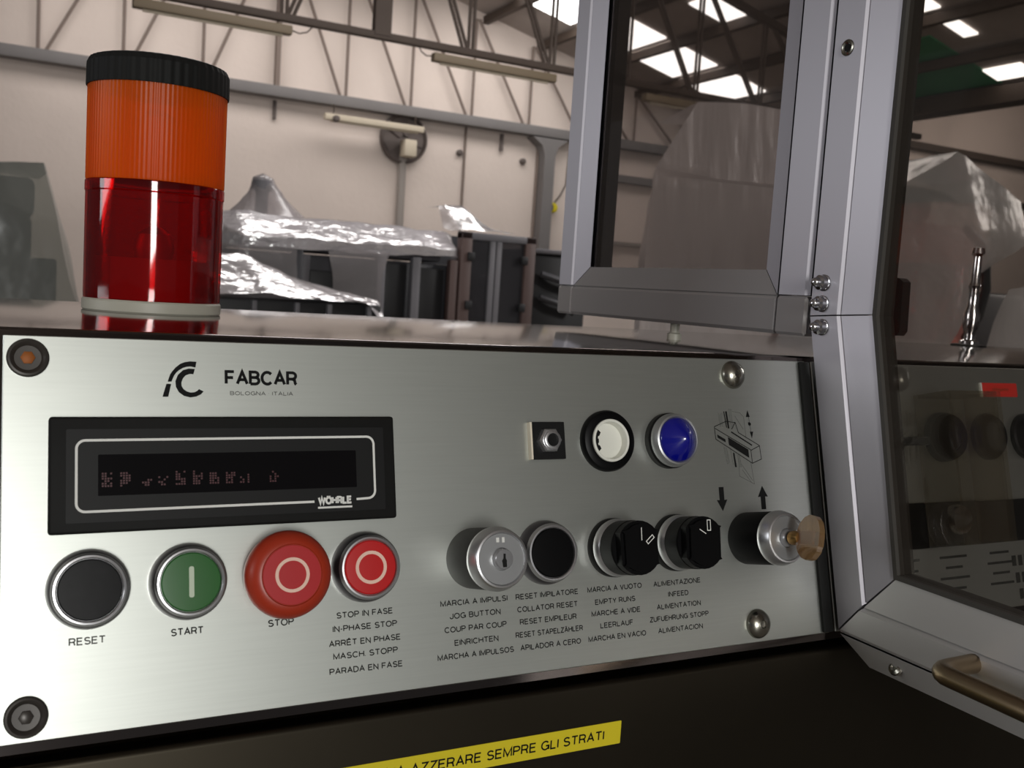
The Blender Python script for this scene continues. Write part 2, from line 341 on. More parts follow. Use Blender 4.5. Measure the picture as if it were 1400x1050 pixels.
def roof_truss(y, zc, ch, cw, web, wmat, cmat, label, x0=-7.5, x1=13.1, top=True, double=False):
    t = thing('roof_truss', (RX, y, zc), label, 'roof truss')
    world_obj('bottom_chord', box(B(), x0, x1, y - cw / 2, y + cw / 2, zc - ch / 2, zc + ch / 2, 0.01), cmat, t)
    if top:
        for s in (-1, 1):
            a = RX; b = x1 if s > 0 else x0
            za, zb = roof_z(a) - 0.2, roof_z(b) - 0.2
            bm = B(); loft_prism(bm, [(a, y - 0.05, za), (a, y + 0.05, za), (a, y + 0.05, za - 0.1), (a, y - 0.05, za - 0.1)], [(b, y - 0.05, zb), (b, y + 0.05, zb), (b, y + 0.05, zb - 0.1), (b, y - 0.05, zb - 0.1)])
            world_obj('top_chord', bm, cmat, t)
    world_obj('king_post', box(B(), RX - (0.1 if top else 0.035), RX + (0.1 if top else 0.035), y - 0.06, y + 0.06, zc, RZ - 0.2), cmat if top else wmat, t)
    P = 1.15; offs = (-0.03, 0.03) if double else (0,)
    for s in (-1, 1):
        for i in range(1, 8):
            xn = RX + s * P * i; zt = roof_z(xn) - 0.2
            if xn > x1 or zt < zc + 0.1: continue
            xd = xn - s * P; ztd = roof_z(xd) - 0.2
            bm = B()
            for o in offs: tube(bm, [(xn + o, y, zc), (xn + o, y, zt)], web, 6)
            world_obj('web_vertical', bm, wmat, t)
            bm = B()
            for o in offs: tube(bm, [(xn - s * 0.06 + o, y, zc), (xd + s * 0.05 + o, y, ztd)], web, 6)
            world_obj('web_diagonal', bm, wmat, t)
    return t
roof_truss(15.86, 4.17, 0.17, 0.24, 0.026, 'rod_grey', 'beam_grey', 'grey bottom beam with thin zigzag rods against the beige gable wall', top=False)
roof_truss(11.0, 4.11, 0.085, 0.1, 0.022, 'truss_brown', 'truss_brown', 'dark brown roof truss hanging free in front of the gable wall', double=True)

def tube_lamp(x0, x1, y, z, m, label, hang=0.06):
    t = thing('fluorescent_lamp', ((x0 + x1) / 2, y, z), label, 'lamp', None)
    world_obj('housing', box(B(), x0, x1, y - 0.06, y + 0.06, z - 0.05, z + 0.05, 0.012), m, t)
    bm = B(); tube(bm, [(x0 + 0.1, y, z - 0.06), (x1 - 0.1, y, z - 0.06)], 0.018, 8); world_obj('tube', bm, 'lamp_cream', t)
    for x in (x0 + 0.15, x1 - 0.15):
        bm = B(); tube(bm, [(x, y, z + 0.05), (x, y, z + 0.05 + hang)], 0.008, 6); world_obj('hanger', bm, 'truss_brown', t)
    return t
l = tube_lamp(1.28, 2.96, 11.0, 3.98, 'lamp_old', 'brown tube lamp under the dark truss, above the orange beacon')
bm = B(); tube(bm, [(2.96, 11, 3.99), (3.05, 11, 3.97), (3.14, 11, 4.0), (3.2, 11, 4.07)], 0.008, 6); world_obj('cable', bm, 'truss_brown', l)
l = tube_lamp(4.68, 6.38, 11.0, 3.98, 'lamp_old', 'brown tube lamp under the dark truss, left of the tall guard window')
bm = B(); tube(bm, [(4.68, 11, 3.99), (4.6, 11, 3.98), (4.53, 11, 4.02), (4.5, 11, 4.07)], 0.008, 6); world_obj('cable', bm, 'truss_brown', l)
tube_lamp(7.77, 8.75, 11.0, 3.96, 'lamp_old', 'tube lamp under the dark truss, seen through the guard window')
l = tube_lamp(4.75, 6.47, 15.6, 3.86, 'lamp_cream', 'cream tube lamp under the grey wall beam, in front of the wall fan', 0.16)
fan = thing('wall_fan', (6.25, 15.9, 3.7), 'dark round wall fan with a pale motor box above the wall pipe', 'fan')
FM = Matrix.Translation((6.25, 15.97, 3.72)) @ Matrix.Rotation(math.radians(90), 4, 'X')
bm = B(); lathe(bm, [(0.42, 0), (0.42, 0.1), (0.39, 0.12), (0.37, 0.05), (0, 0.04)], 32); obj('housing', bm, 'fan_dark', fan, FM)
for i in range(5):
    bm = B(); prism(bm, [(0.06, -0.04), (0.34, -0.12), (0.36, 0.06), (0.06, 0.04)], 0.05, 0.07)
    obj('blade', bm, 'fan_dark', fan, FM @ Matrix.Rotation(math.radians(72 * i), 4, 'Z'))
world_obj('motor_box', box(B(), 6.16, 6.38, 15.6, 15.86, 3.4, 3.68, 0.02), 'lamp_cream', fan)
def wall_pipe(x, r, z0, z1, m, label):
    bm = B(); tube(bm, [(x, YG - r - 0.01, z0), (x, YG - r - 0.01, z1)], r, 10)
    tag(world_obj('wall_pipe', bm, m), label, 'pipe')
wall_pipe(6.25, 0.07, 0, 3.45, 'pipe', 'thick grey pipe running down the wall below the fan')
wall_pipe(7.43, 0.022, 0, 4.08, 'rod_grey', 'thin grey pipe on the wall between fan and column')
wall_pipe(8.9, 0.03, 0, 3.95, 'rod_grey', 'dark pipe close against the grey wall column')
wall_pipe(4.03, 0.03, 3.75, 4.05, 'fan_dark', 'short dark pipe stub below the wall beam')
wall_pipe(8.14, 0.035, 3.75, 4.05, 'fan_dark', 'short dark bracket below the beam left of the column')
for x, z, lb in ((4.92, 3.83, 'small dark round box on the wall, left end of the cream lamp'), (7.33, 3.62, 'small dark round box beside the thin wall pipe'), (8.6, 3.62, 'small dark round box left of the wall column')):
    bm = B(); lathe(bm, [(0.055, 0), (0.055, 0.06), (0.03, 0.08), (0, 0.08)], 16)
    tag(obj('junction_box', bm, 'fan_dark', None, Matrix.Translation((x, 15.995 - (0.45 if x == 4.92 else 0), z)) @ Matrix.Rotation(math.radians(90), 4, 'X')), lb, 'junction box')
sg = thing('signal_lamp', (9.25, 15.97, 2.84), 'small yellow and black signal lamp on the wall right of the column', 'signal lamp')
SM = Matrix.Translation((9.25, 15.99, 2.84)) @ Matrix.Rotation(math.radians(90), 4, 'X')
bm = B(); lathe(bm, [(0.09, 0), (0.09, 0.1), (0.07, 0.12), (0, 0.13)], 20); obj('lens', bm, 'yellow', sg, SM @ Matrix.Translation((0.02, 0, 0)))
bm = B(); lathe(bm, [(0.07, 0.0), (0.07, 0.14), (0, 0.15)], 20); obj('cap', bm, 'fan_dark', sg, SM @ Matrix.Translation((-0.07, 0.0, 0)))
bm = B(); tube(bm, [(9.3, 15.98, 2.9), (9.45, 15.98, 3.1), (9.55, 15.98, 3.3), (9.58, 15.98, 3.9)], 0.012, 6); world_obj('cable', bm, 'fan_dark', sg)

# ------------------------------------------------------------------ covered machines in the hall
def sheet(rows, nu=5, nv=10, amp=0.02, freq=3.0, seed=0, closed_top=False):
    """draped film through rows of points: refined grid with folds"""
    R = [[Vector(p) for p in r] for r in rows]
    def dens(seq, n):
        out = []
        for i in range(len(seq) - 1):
            for k in range(n): out.append(seq[i].lerp(seq[i + 1], k / n))
        out.append(seq[-1]); return out
    R = [dens(r, nu) for r in R]
    cols = [dens([r[i] for r in R], nv) for i in range(len(R[0]))]
    bm = B(); g = []
    for i, c in enumerate(cols):
        line = []
        for p in c:
            q = p * freq + Vector((seed * 7.3, seed * 3.1, seed))
            d = Vector((noise.noise(q), noise.noise(q + Vector((31, 0, 0))), noise.noise(q + Vector((0, 57, 0)))))
            line.append(bm.verts.new(p + d * amp))
        g.append(line)
    for i in range(len(g) - 1):
        for j in range(len(g[0]) - 1): bm.faces.new((g[i][j], g[i][j + 1], g[i + 1][j + 1], g[i + 1][j]))
    return bm

# silver-wrapped long machine
t = thing('long_machine', (2.5, 7.5, 0), 'long dark machine under the silver plastic sheet, behind the beacon', 'machine')
world_obj('body', box(B(), 1.55, 3.4, 7.25, 8.3, 0.0, 1.42, 0.02), 'machine_dark', t)
world_obj('beam', box(B(), 1.7, 3.38, 7.38, 7.8, 1.44, 1.66, 0.03), 'machine_grey', t)
for x, m in ((2.72, 'machine_grey'), (3.02, 'machine_grey'), (2.05, 'machine_dark'), (3.35, 'machine_brown')):
    world_obj('post', box(B(), x, x + 0.07, 7.12, 7.2, 0.0, 1.46, 0.006), m, t)
for x0, x1, z0, z1, m in ((1.7, 2.03, 1.24, 1.36, 'machine_black'), (2.2, 2.6, 1.0, 1.3, 'machine_black'), (2.82, 3.0, 0.9, 1.4, 'machine_black'), (3.1, 3.33, 0.85, 1.38, 'machine_black'), (2.14, 2.2, 0.95, 1.42, 'machine_grey')):
    world_obj('hatch', box(B(), x0, x1, 7.2, 7.27, z0, z1, 0.01), m, t)
bm = sheet([[(1.5, 7.3, 1.40), (1.66, 7.12, 1.44), (3.38, 7.12, 1.49), (3.46, 7.2, 1.47)],
            [(1.5, 7.35, 1.62), (1.68, 7.1, 1.53), (3.38, 7.1, 1.55), (3.46, 7.2, 1.54)],
            [(1.5, 7.5, 1.70), (1.64, 7.36, 1.715), (3.36, 7.36, 1.695), (3.46, 7.4, 1.66)],
            [(1.5, 7.85, 1.70), (1.62, 7.85, 1.72), (3.36, 7.85, 1.70), (3.46, 7.85, 1.66)]], 14, 6, 0.035, 6, 1)
tag(world_obj('plastic_sheet', bm, 'film_silver', smooth=60), 'shiny silvery plastic sheet wrapped along the top of the long machine', 'plastic sheet')
bm = sheet([[(1.5, 7.28, 0.5), (1.66, 7.1, 0.5), (2.1, 7.1, 0.5)], [(1.5, 7.28, 1.45), (1.66, 7.08, 1.45), (2.06, 7.09, 1.45)]], 6, 10, 0.03, 5, 2)
tag(world_obj('plastic_sheet', bm, 'film_clear', smooth=60), 'clear plastic skirt hanging at the left end of the long machine', 'plastic sheet')
bm = sheet([[(2.28, 7.1, 0.6), (2.82, 7.1, 0.6)], [(2.36, 7.09, 1.2), (2.74, 7.09, 1.3)], [(2.3, 7.08, 1.47), (2.8, 7.08, 1.48)]], 6, 6, 0.03, 5, 12)
tag(world_obj('plastic_sheet', bm, 'film_clear', smooth=60), 'clear plastic strip hanging in the middle of the long machine', 'plastic sheet')
def tent(peak, base, n=28, rings=9, amp=0.02, seed=0, flare=1.6, top=0.1):
    """film hanging from a knob over an oval base"""
    cx, cy, z0, rx, ry = base; bm = B(); R = []
    for i in range(rings + 1):
        f = i / rings; e = top + (1 - top) * f ** flare; z = peak[2] + (z0 - peak[2]) * f
        R.append([bm.verts.new((peak[0] + (cx - peak[0]) * f + rx * e * math.cos(2 * math.pi * k / n) * (1 + 0.12 * math.sin(5 * 2 * math.pi * k / n + seed) * f) + amp * noise.noise(Vector((k * 0.7, i * 0.5, seed))),
                                peak[1] + (cy - peak[1]) * f + ry * e * math.sin(2 * math.pi * k / n) * (1 + 0.12 * math.sin(4 * 2 * math.pi * k / n + seed) * f), z)) for k in range(n)])
    for a, b in zip(R, R[1:]):
        for k in range(n): bm.faces.new((a[k], a[(k + 1) % n], b[(k + 1) % n], b[k]))
    ap = bm.verts.new((peak[0], peak[1], peak[2] + 0.035))
    for k in range(n): bm.faces.new((R[0][k], R[0][(k + 1) % n], ap))
    return bm
tag(world_obj('plastic_sheet', tent((1.88, 7.5, 1.99), (1.95, 7.55, 1.70, 0.30, 0.2), top=0.26, flare=1.5), 'film_clear', smooth=60), 'small peaked plastic hood standing on the silver sheet behind the beacon', 'plastic sheet')
t = thing('machine_head', (1.88, 7.52, 1.68), 'grey upright machine head under the small peaked plastic hood', 'machine')  # upright machine head below the hood, kept as a separate object
bm = B(); lathe(bm, [(0.05, 0), (0.05, 0.2), (0.08, 0.22), (0.08, 0.29), (0.04, 0.31), (0, 0.31)], 16); obj('post', bm, 'machine_grey', t, Matrix.Translation((1.88, 7.52, 1.68)))
bm = sheet([[(3.3, 7.2, 1.72), (3.36, 7.15, 1.71), (3.65, 7.12, 1.72), (3.98, 7.2, 1.715)], [(3.3, 7.32, 1.90), (3.36, 7.3, 1.91), (3.5, 7.3, 1.91), (3.86, 7.4, 1.75)], [(3.3, 7.6, 1.9), (3.38, 7.6, 1.92), (3.52, 7.6, 1.91), (3.9, 7.6, 1.75)]], 6, 6, 0.025, 6, 4)
tag(world_obj('plastic_sheet', bm, 'film_clear', smooth=60), 'sloping plastic hood on the brown-framed machine cabinet', 'plastic sheet')
# brown framed cabinet with glazed doors
t = thing('machine_cabinet', (3.8, 7.4, 0), 'brown-framed machine cabinet with glazed doors left of the guard window', 'machine cabinet')
for x in (3.43, 4.03): world_obj('post', box(B(), x, x + 0.1, 7.1, 7.2, 0, 1.70, 0.008), 'machine_brown', t)
for x in (3.70, 3.76): world_obj('door_stile', box(B(), x, x + 0.05, 7.11, 7.16, 0.3, 1.68, 0.006), 'machine_grey', t)
world_obj('top_rail', box(B(), 3.43, 4.13, 7.1, 7.2, 1.64, 1.70, 0.008), 'machine_grey', t)
world_obj('back_panel', box(B(), 3.43, 4.13, 7.9, 7.95, 0, 1.70), 'machine_dark', t)
world_obj('deck', box(B(), 3.45, 4.1, 7.2, 7.9, 0.9, 1.0), 'machine_black', t)
world_obj('pane', box(B(), 3.53, 3.70, 7.13, 7.138, 0.3, 1.64), 'machine_glass', t); world_obj('pane', box(B(), 3.81, 4.03, 7.13, 7.138, 0.3, 1.64), 'machine_glass', t)
for x, z in ((3.5, 1.5), (3.5, 1.1), (4.0, 1.5), (4.0, 1.1)): world_obj('hinge', box(B(), x - 0.015, x + 0.045, 7.07, 7.1, z - 0.035, z + 0.035, 0.006), 'machine_black', t)
for x, z, r in ((3.62, 1.25, 0.1), (3.9, 1.3, 0.07), (3.6, 1.45, 0.06)):
    bm = B(); lathe(bm, [(r, 0), (r, 0.2), (r * 0.7, 0.25), (0, 0.25)], 14); obj('roller', bm, 'machine_grey', t, Matrix.Translation((x, 7.6, z)) @ Matrix.Rotation(math.radians(90), 4, 'X'))
bm = sheet([[(3.5, 7.3, 1.0), (3.7, 7.22, 1.0), (3.78, 7.3, 1.0)], [(3.56, 7.4, 1.25), (3.64, 7.35, 1.3), (3.7, 7.4, 1.22)]], 5, 5, 0.04, 8, 5)
tag(world_obj('plastic_sheet', bm, 'film_clear', smooth=60), 'crumpled clear plastic bundle inside the brown-framed cabinet', 'plastic sheet')
t = thing('machine_unit', (4.4, 7.5, 0), 'black machine unit directly right of the brown-framed cabinet', 'machine')
world_obj('body', box(B(), 4.18, 4.75, 7.25, 8.0, 0, 1.58, 0.02), 'machine_black', t)
world_obj('top_plate', box(B(), 4.16, 4.8, 7.2, 8.0, 1.58, 1.62, 0.008), 'machine_grey', t)
for z in (1.2, 1.4): world_obj('pipe', tube(B(), [(4.25, 7.2, z), (4.45, 7.15, z - 0.05), (4.6, 7.2, z - 0.12)], 0.03, 8), 'machine_dark', t)
# low machine with clear sheet right of the beacon
t = thing('low_machine', (1.9, 6.1, 0), 'low dark machine under the draped sheet right of the beacon', 'machine')
world_obj('body', box(B(), 1.2, 2.4, 6.1, 6.8, 0.0, 1.08, 0.02), 'machine_black', t)
for x in (1.5, 1.78, 2.0, 2.28): world_obj('lever', box(B(), x, x + 0.03, 6.05, 6.1, 0.9, 1.07, 0.005), 'machine_grey', t)
bm = sheet([[(1.15, 6.0, 1.09), (1.6, 6.0, 1.12), (2.24, 6.02, 1.09), (2.42, 6.05, 0.95)], [(1.15, 6.2, 1.36), (1.5, 6.2, 1.35), (1.9, 6.2, 1.2), (2.4, 6.2, 1.11)], [(1.15, 6.6, 1.36), (1.5, 6.6, 1.35), (1.9, 6.6, 1.2), (2.4, 6.6, 1.11)]], 8, 7, 0.03, 6, 6)
tag(world_obj('plastic_sheet', bm, 'film_silver', smooth=60), 'plastic sheet sloping down to the right over the low machine', 'plastic sheet')
# covered machine far left
t = thing('covered_machine', (0.0, 6.3, 0), 'dark machine under the grey sheet left of the beacon', 'machine')
world_obj('body', box(B(), -1.2, 0.22, 6.3, 7.3, 0, 1.5, 0.04), 'machine_dark', t)
world_obj('cabinet', box(B(), 0.24, 0.36, 6.25, 7.0, 0, 1.25, 0.02), 'machine_black', t)
world_obj('head', box(B(), -1.2, 0.24, 6.5, 7.2, 1.5, 1.74, 0.04), 'machine_dark', t)
bm = sheet([[(-1.3, 6.05, 0.5), (0.1, 6.05, 0.6), (0.56, 6.1, 0.6), (0.62, 6.8, 0.6)], [(-1.3, 6.1, 1.5), (0.05, 6.1, 1.55), (0.36, 6.15, 1.45), (0.42, 6.8, 1.45)], [(-1.3, 6.2, 1.79), (0.05, 6.2, 1.80), (0.29, 6.25, 1.815), (0.31, 6.8, 1.80)], [(-1.3, 7.3, 1.79), (0.05, 7.3, 1.8), (0.27, 7.3, 1.8), (0.29, 7.3, 1.8)]], 8, 8, 0.03, 3, 8)
tag(world_obj('plastic_sheet', bm, 'film_green', smooth=60), 'grey see-through sheet over the machine at the left edge', 'plastic sheet')
# tall box machine behind the guard window
t = thing('tall_machine', (3.4, 3.9, 0), 'tall boxy machine under a dull sheet, seen through the guard window', 'machine')
bm = B(); prism(bm, [(2.95, 3.75), (4.4, 3.75), (4.4, 4.6), (3.62, 4.6)], 0, 1.83); world_obj('body', bm, 'machine_grey', t)
bm = B(); prism(bm, [(3.27, 3.9), (4.3, 3.9), (4.3, 4.6), (3.8, 4.6)], 1.84, 2.2); world_obj('upper_box', bm, 'machine_grey', t)
bm = sheet([[(3.55, 4.7, 0.3), (2.80, 3.62, 0.3), (3.5, 3.6, 0.3), (4.5, 3.6, 0.3)], [(3.55, 4.7, 1.5), (2.84, 3.64, 1.5), (3.5, 3.62, 1.5), (4.5, 3.62, 1.5)], [(3.58, 4.7, 1.80), (2.88, 3.66, 1.83), (3.5, 3.64, 1.86), (4.5, 3.64, 1.88)],
            [(3.6, 4.7, 1.86), (2.93, 3.72, 1.88), (3.5, 3.74, 1.89), (4.5, 3.74, 1.91)], [(3.75, 4.7, 2.24), (3.19, 3.78, 2.26), (3.5, 3.78, 2.29), (4.5, 3.78, 2.36)], [(3.8, 4.7, 2.27), (3.3, 3.95, 2.28), (3.6, 4.7, 2.32), (4.5, 4.7, 2.37)]], 9, 6, 0.022, 2.5, 9)
tag(world_obj('plastic_sheet', bm, 'film_dull', smooth=60), 'dull grey-brown sheet over the tall boxy machine behind the guard window', 'plastic sheet')
# milky tent behind the door pane
t = thing('red_machine', (4.3, 3.3, 0), 'reddish machine under the milky peaked sheet behind the tinted door pane', 'machine')
world_obj('body', box(B(), 3.95, 4.6, 3.15, 3.5, 0, 1.72, 0.05), 'machine_red', t)
world_obj('head', box(B(), 4.0, 4.25, 3.15, 3.4, 1.72, 1.88, 0.04), 'machine_grey', t)
world_obj('side_unit', box(B(), 4.7, 5.3, 3.3, 3.9, 0, 1.4, 0.03), 'machine_dark', t)
bm = sheet([[(3.62, 3.5, 0.9), (3.56, 2.95, 0.9), (3.8, 2.9, 0.92), (4.02, 2.88, 0.95), (4.06, 3.0, 0.95)], [(3.62, 3.5, 1.4), (3.56, 2.97, 1.4), (3.9, 2.92, 1.4), (4.31, 2.89, 1.4), (4.36, 3.04, 1.4)],
            [(3.62, 3.5, 1.66), (3.54, 2.98, 1.72), (3.88, 2.94, 1.7), (4.32, 2.9, 1.66), (4.7, 2.95, 1.64)], [(3.66, 3.5, 1.72), (3.64, 3.0, 1.785), (3.85, 2.97, 1.88), (4.09, 2.93, 2.03), (4.7, 2.98, 1.88)],
            [(3.7, 3.5, 1.74), (3.72, 3.4, 1.795), (3.9, 3.4, 1.89), (4.12, 3.35, 2.03), (4.75, 3.4, 1.89)]], 8, 8, 0.03, 4, 10)
tag(world_obj('plastic_sheet', bm, 'film_tent', smooth=60), 'milky plastic sheet peaking over the reddish machine behind the door pane', 'plastic sheet')
bm = sheet([[(4.38, 2.95, 0.9), (4.75, 2.95, 0.9), (5.2, 3.0, 0.9)], [(4.62, 2.95, 1.4), (4.74, 2.95, 1.42), (5.2, 3.0, 1.45)]], 6, 6, 0.03, 4, 11)
tag(world_obj('plastic_sheet', bm, 'film_tent', smooth=60), 'milky plastic flap at the right edge, behind the door pane', 'plastic sheet')
bm = B(); tube(bm, [(4.42, 3.08, 1.7), (4.54, 3.08, 1.64), (4.6, 3.08, 1.52), (4.62, 3.08, 1.4), (4.58, 3.08, 1.26), (4.5, 3.08, 1.14)], 0.025, 8)
tag(world_obj('hose', bm, 'machine_black'), 'curved black hose at the open edge of the milky sheet', 'hose')

# ------------------------------------------------------------------ control console
TAU = math.radians(14.4395)
PM = Matrix(((1, 0, 0, 0), (0, math.sin(TAU), -math.cos(TAU), 0), (0, math.cos(TAU), math.sin(TAU), 1.2), (0, 0, 0, 1)))   # panel frame: x along, y up the slope, z out of it
def at(u, v, h=0.0): return PM @ Matrix.Translation((u * 0.001, -v * 0.001, h * 0.001))
def slope(v, h=0.0): p = PM @ Vector((0, -v * 0.001, h * 0.001)); return p.y, p.z
X0, X1 = -0.16, 1.05; ZT = 1.2027; YB = 0.315
con = thing('control_console', (0.3, 0.12, 0), 'steel machine console with sloping brushed aluminium control panel and dark lower door', 'control console')
def run(poly, x0, x1):
    bm = B(); loft_prism(bm, [(x0, y, z) for y, z in poly], [(x1, y, z) for y, z in poly]); return bm
s1 = slope(-2.2, -1.5); s2 = slope(153.6, -1.5); s3 = slope(155.2, -3.0); s4 = slope(155.2, -16)
fold = [(s1[0], s1[1]), (s1[0] + 0.0006, ZT - 0.0007), (s1[0] + 0.0016, ZT - 0.0002), (s1[0] + 0.003, ZT)]
world_obj('housing', run(fold + [(YB, ZT), (YB, 0.08), (0.0, 0.08), (0.0, s4[1]), s4, s3, s2], X0, X1), 'steel', con)
world_obj('plinth', box(B(), X0 + 0.02, X1 - 0.02, 0.02, YB - 0.02, 0, 0.08), 'machine_black', con)
yd = slope(158.5, 0.0)[0]; zd = slope(158.5, 0.0)[1]
door = world_obj('lower_door', run([(yd, zd - 0.0022), (yd + 0.0005, zd - 0.0010), (yd + 0.0014, zd - 0.0002), (yd + 0.0026, zd), (yd + 0.02, zd), (yd + 0.02, 0.1), (yd, 0.1)], X0, X1), 'dark_steel', con)
# yellow instruction label on the lower door
LM = Matrix(((1, 0, 0, 0), (0, 0, -1, yd), (0, 1, 0, 1.2), (0, 0, 0, 1)))
bm = B(); prism(bm, rrect(30, 268.6, -185.4, -174.0, 0.4, 2), 0.0, 0.25); lab = tag(obj('warning_label', bm, 'yellow', con, LM, True), 'yellow strip label')
bm = B(); text(bm, 'IN MACCHINA AZZERARE SEMPRE GLI STRATI', 187.6, -179.9, 143, 4.7, 0.32, 0.16); obj('lettering', bm, 'print', lab, LM, True)
# aluminium plates
def plate(u0, u1):
    bm = B(); box(bm, u0, u1, -149.9, 0, -1.5, 0, 0.35, 1); return bm
panel = obj('front_panel', plate(0, 404), 'alu_panel', con, PM, True)
panel2 = obj('side_panel', plate(408.5, 1000), 'alu_panel', con, PM, True)

# printed lettering on the plate
def lettering(lines, m='print_soft', cap=2.75, bold=0.18):
    bm = B()
    for s, u, v, wd in lines: text(bm, s, u, -v, wd, cap, 0.06, bold)
    return obj('lettering', bm, m, panel, PM, True)
lettering([('FABCAR', 97.0, 15.0, 30.6)], 'print', 6.3, 0.2)
lettering([('BOLOGNA · ITALIA', 97.0, 21.5, 26.4)], 'grey_print', 1.7)
lettering([('RESET', 29.7, 115.8, 12.9)], 'grey_print', 2.9)
lettering([('START', 65.9, 115.9, 12.5)], 'print_soft', 2.9)
lettering([('STOP', 102.9, 116.0, 10.8)], 'print_soft', 2.9)
for col in ([('STOP IN FASE', 139.0, 115.5, 25.3), ('IN-PHASE STOP', 139.0, 121.0, 28.8), ('ARRÊT EN PHASE', 138.8, 126.9, 32.0), ('MASCH. STOPP', 138.9, 132.2, 28.8), ('PARADA EN FASE', 139.0, 138.2, 32.6)],
            [('MARCIA A IMPULSI', 190.8, 114.9, 33.6), ('JOG BUTTON', 191.0, 120.6, 25.4), ('COUP PAR COUP', 191.0, 126.4, 31.0), ('EINRICHTEN', 191.0, 132.3, 21.9), ('MARCHA A IMPULSOS', 190.6, 138.0, 38.0)],
            [('RESET IMPILATORE', 228.7, 115.0, 33.8), ('COLLATOR RESET', 228.6, 120.7, 32.6), ('RESET EMPILEUR', 228.6, 126.4, 30.6), ('RESET STAPELZÄHLER', 228.9, 132.1, 36.2), ('APILADOR A CERO', 229.2, 138.0, 32.6)],
            [('MARCIA A VUOTO', 266.5, 115.0, 31.6), ('EMPTY RUNS', 266.3, 121.0, 23.4), ('MARCHE A VIDE', 266.4, 126.4, 28.4), ('LEERLAUF', 266.3, 132.2, 19.1), ('MARCHA EN VACIO', 266.3, 138.0, 33.4)],
            [('ALIMENTAZIONE', 304.0, 115.2, 29.4), ('INFEED', 304.2, 120.8, 12.6), ('ALIMENTATION', 304.1, 126.5, 27.4), ('ZUFUEHRUNG STOPP', 304.0, 132.2, 36.6), ('ALIMENTACION', 304.1, 138.0, 27.8)]):
    lettering(col, 'print_soft', 2.6)
# emblem
def from_crop(pts, c, s):
    return [(c[0] + p[0] * s[0], c[1] + p[1] * s[1]) for p in pts]
def eu(p): return (57.2 + (p[0] - 140) * 0.0468, -(8.6 + (p[1] - 78) * 0.0478))
bm = B()
outer = [(425, 80), (370, 78), (328, 85), (290, 100), (250, 132), (222, 165), (205, 190), (194, 220), (183, 255)]
inner = [(415, 130), (370, 122), (340, 126), (310, 136), (275, 158), (254, 178), (238, 200), (226, 226), (215, 255)]
for i in range(len(outer) - 1): prism(bm, [eu(p) for p in (outer[i], outer[i + 1], inner[i + 1], inner[i])], 0.03, 0.07)
prism(bm, [eu(p) for p in ((172, 274), (212, 274), (187, 384), (140, 384))], 0.03, 0.07)
oc = [(410, 143), (360, 140), (310, 155), (268, 195), (246, 250), (251, 300), (275, 345), (318, 376), (370, 388), (420, 380), (460, 360), (482, 335)]
ic = [(398, 188), (366, 187), (334, 198), (310, 225), (296, 262), (298, 290), (314, 318), (342, 337), (372, 346), (400, 344), (424, 334), (444, 316)]
for i in range(len(oc) - 1): prism(bm, [eu(p) for p in (oc[i], oc[i + 1], ic[i + 1], ic[i])], 0.03, 0.07)
obj('emblem', bm, 'print', panel, PM, True, smooth=0)
# printed machine diagram and arrows
def du(p): return (335.5 + (p[0] - 105) * 0.0738, -(27.4 + (p[1] - 120) * 0.0602))
bm = B()
for pts in ([(105, 275), (110, 385), (430, 605), (518, 570), (510, 450), (425, 490), (430, 605)], [(110, 290), (425, 485)], [(105, 275), (215, 228)], [(215, 228), (300, 240), (322, 330), (510, 448)], [(262, 300), (300, 235)]):
    stroke(bm, [du(p) for p in pts], 0.42)
stroke(bm, [du((255, 322)), du((440, 445))], 0.75)
stroke(bm, [du((425, 140)), du((445, 370))], 0.25)
for tri in ([(404, 190), (424, 128), (441, 190)], [(430, 322), (445, 384), (462, 322)], [(420, 240), (432, 236), (446, 245), (446, 262), (434, 270), (421, 262)]):
    prism(bm, [du(p) for p in tri], 0.03, 0.07)
for q in ([(125, 343), (197, 388), (197, 415), (128, 372)], [(222, 368), (402, 482), (404, 557), (226, 438)], [(215, 140), (230, 138), (243, 292), (228, 292)], [(198, 140), (206, 140), (222, 285), (214, 285)], [(256, 505), (270, 510), (282, 635), (266, 635)]):
    prism(bm, [du(p) for p in q], 0.03, 0.07)
d = obj('diagram', bm, 'print', panel, PM, True, smooth=0)
bm = B()
for q in ([(150, 155), (186, 155), (186, 278), (156, 275)], [(246, 120), (274, 118), (278, 285), (254, 300)], [(172, 455), (190, 460), (215, 605), (196, 605)], [(296, 520), (316, 525), (328, 636), (304, 636)]):
    prism(bm, [du(p) for p in q], 0.03, 0.065)
for pts in ([(278, 140), (350, 152), (382, 190), (390, 385)], [(300, 180), (370, 300)], [(305, 545), (300, 715), (432, 790), (415, 595)], [(320, 600), (420, 760)], [(330, 660), (410, 780)], [(236, 470), (250, 612)], [(200, 460), (220, 600)]):
    stroke(bm, [du(p) for p in pts], 0.25)
obj('diagram', bm, 'grey_print', panel, PM, True, smooth=0)
def arrow(u, v, up):
    s = 1 if up else -1; bm = B()
    prism(bm, [(u - 1.6, -v - s * 6.2), (u + 1.6, -v - s * 6.2), (u + 1.6, -v + s * 0.6), (u + 3.5, -v + s * 0.4), (u, -v + s * 6.4), (u - 3.5, -v + s * 0.4), (u - 1.6, -v + s * 0.6)], 0.03, 0.07)
    obj('arrow', bm, 'print', panel, PM, True, smooth=0)
arrow(336.8, 74.8, False); arrow(364.8, 75.2, True)

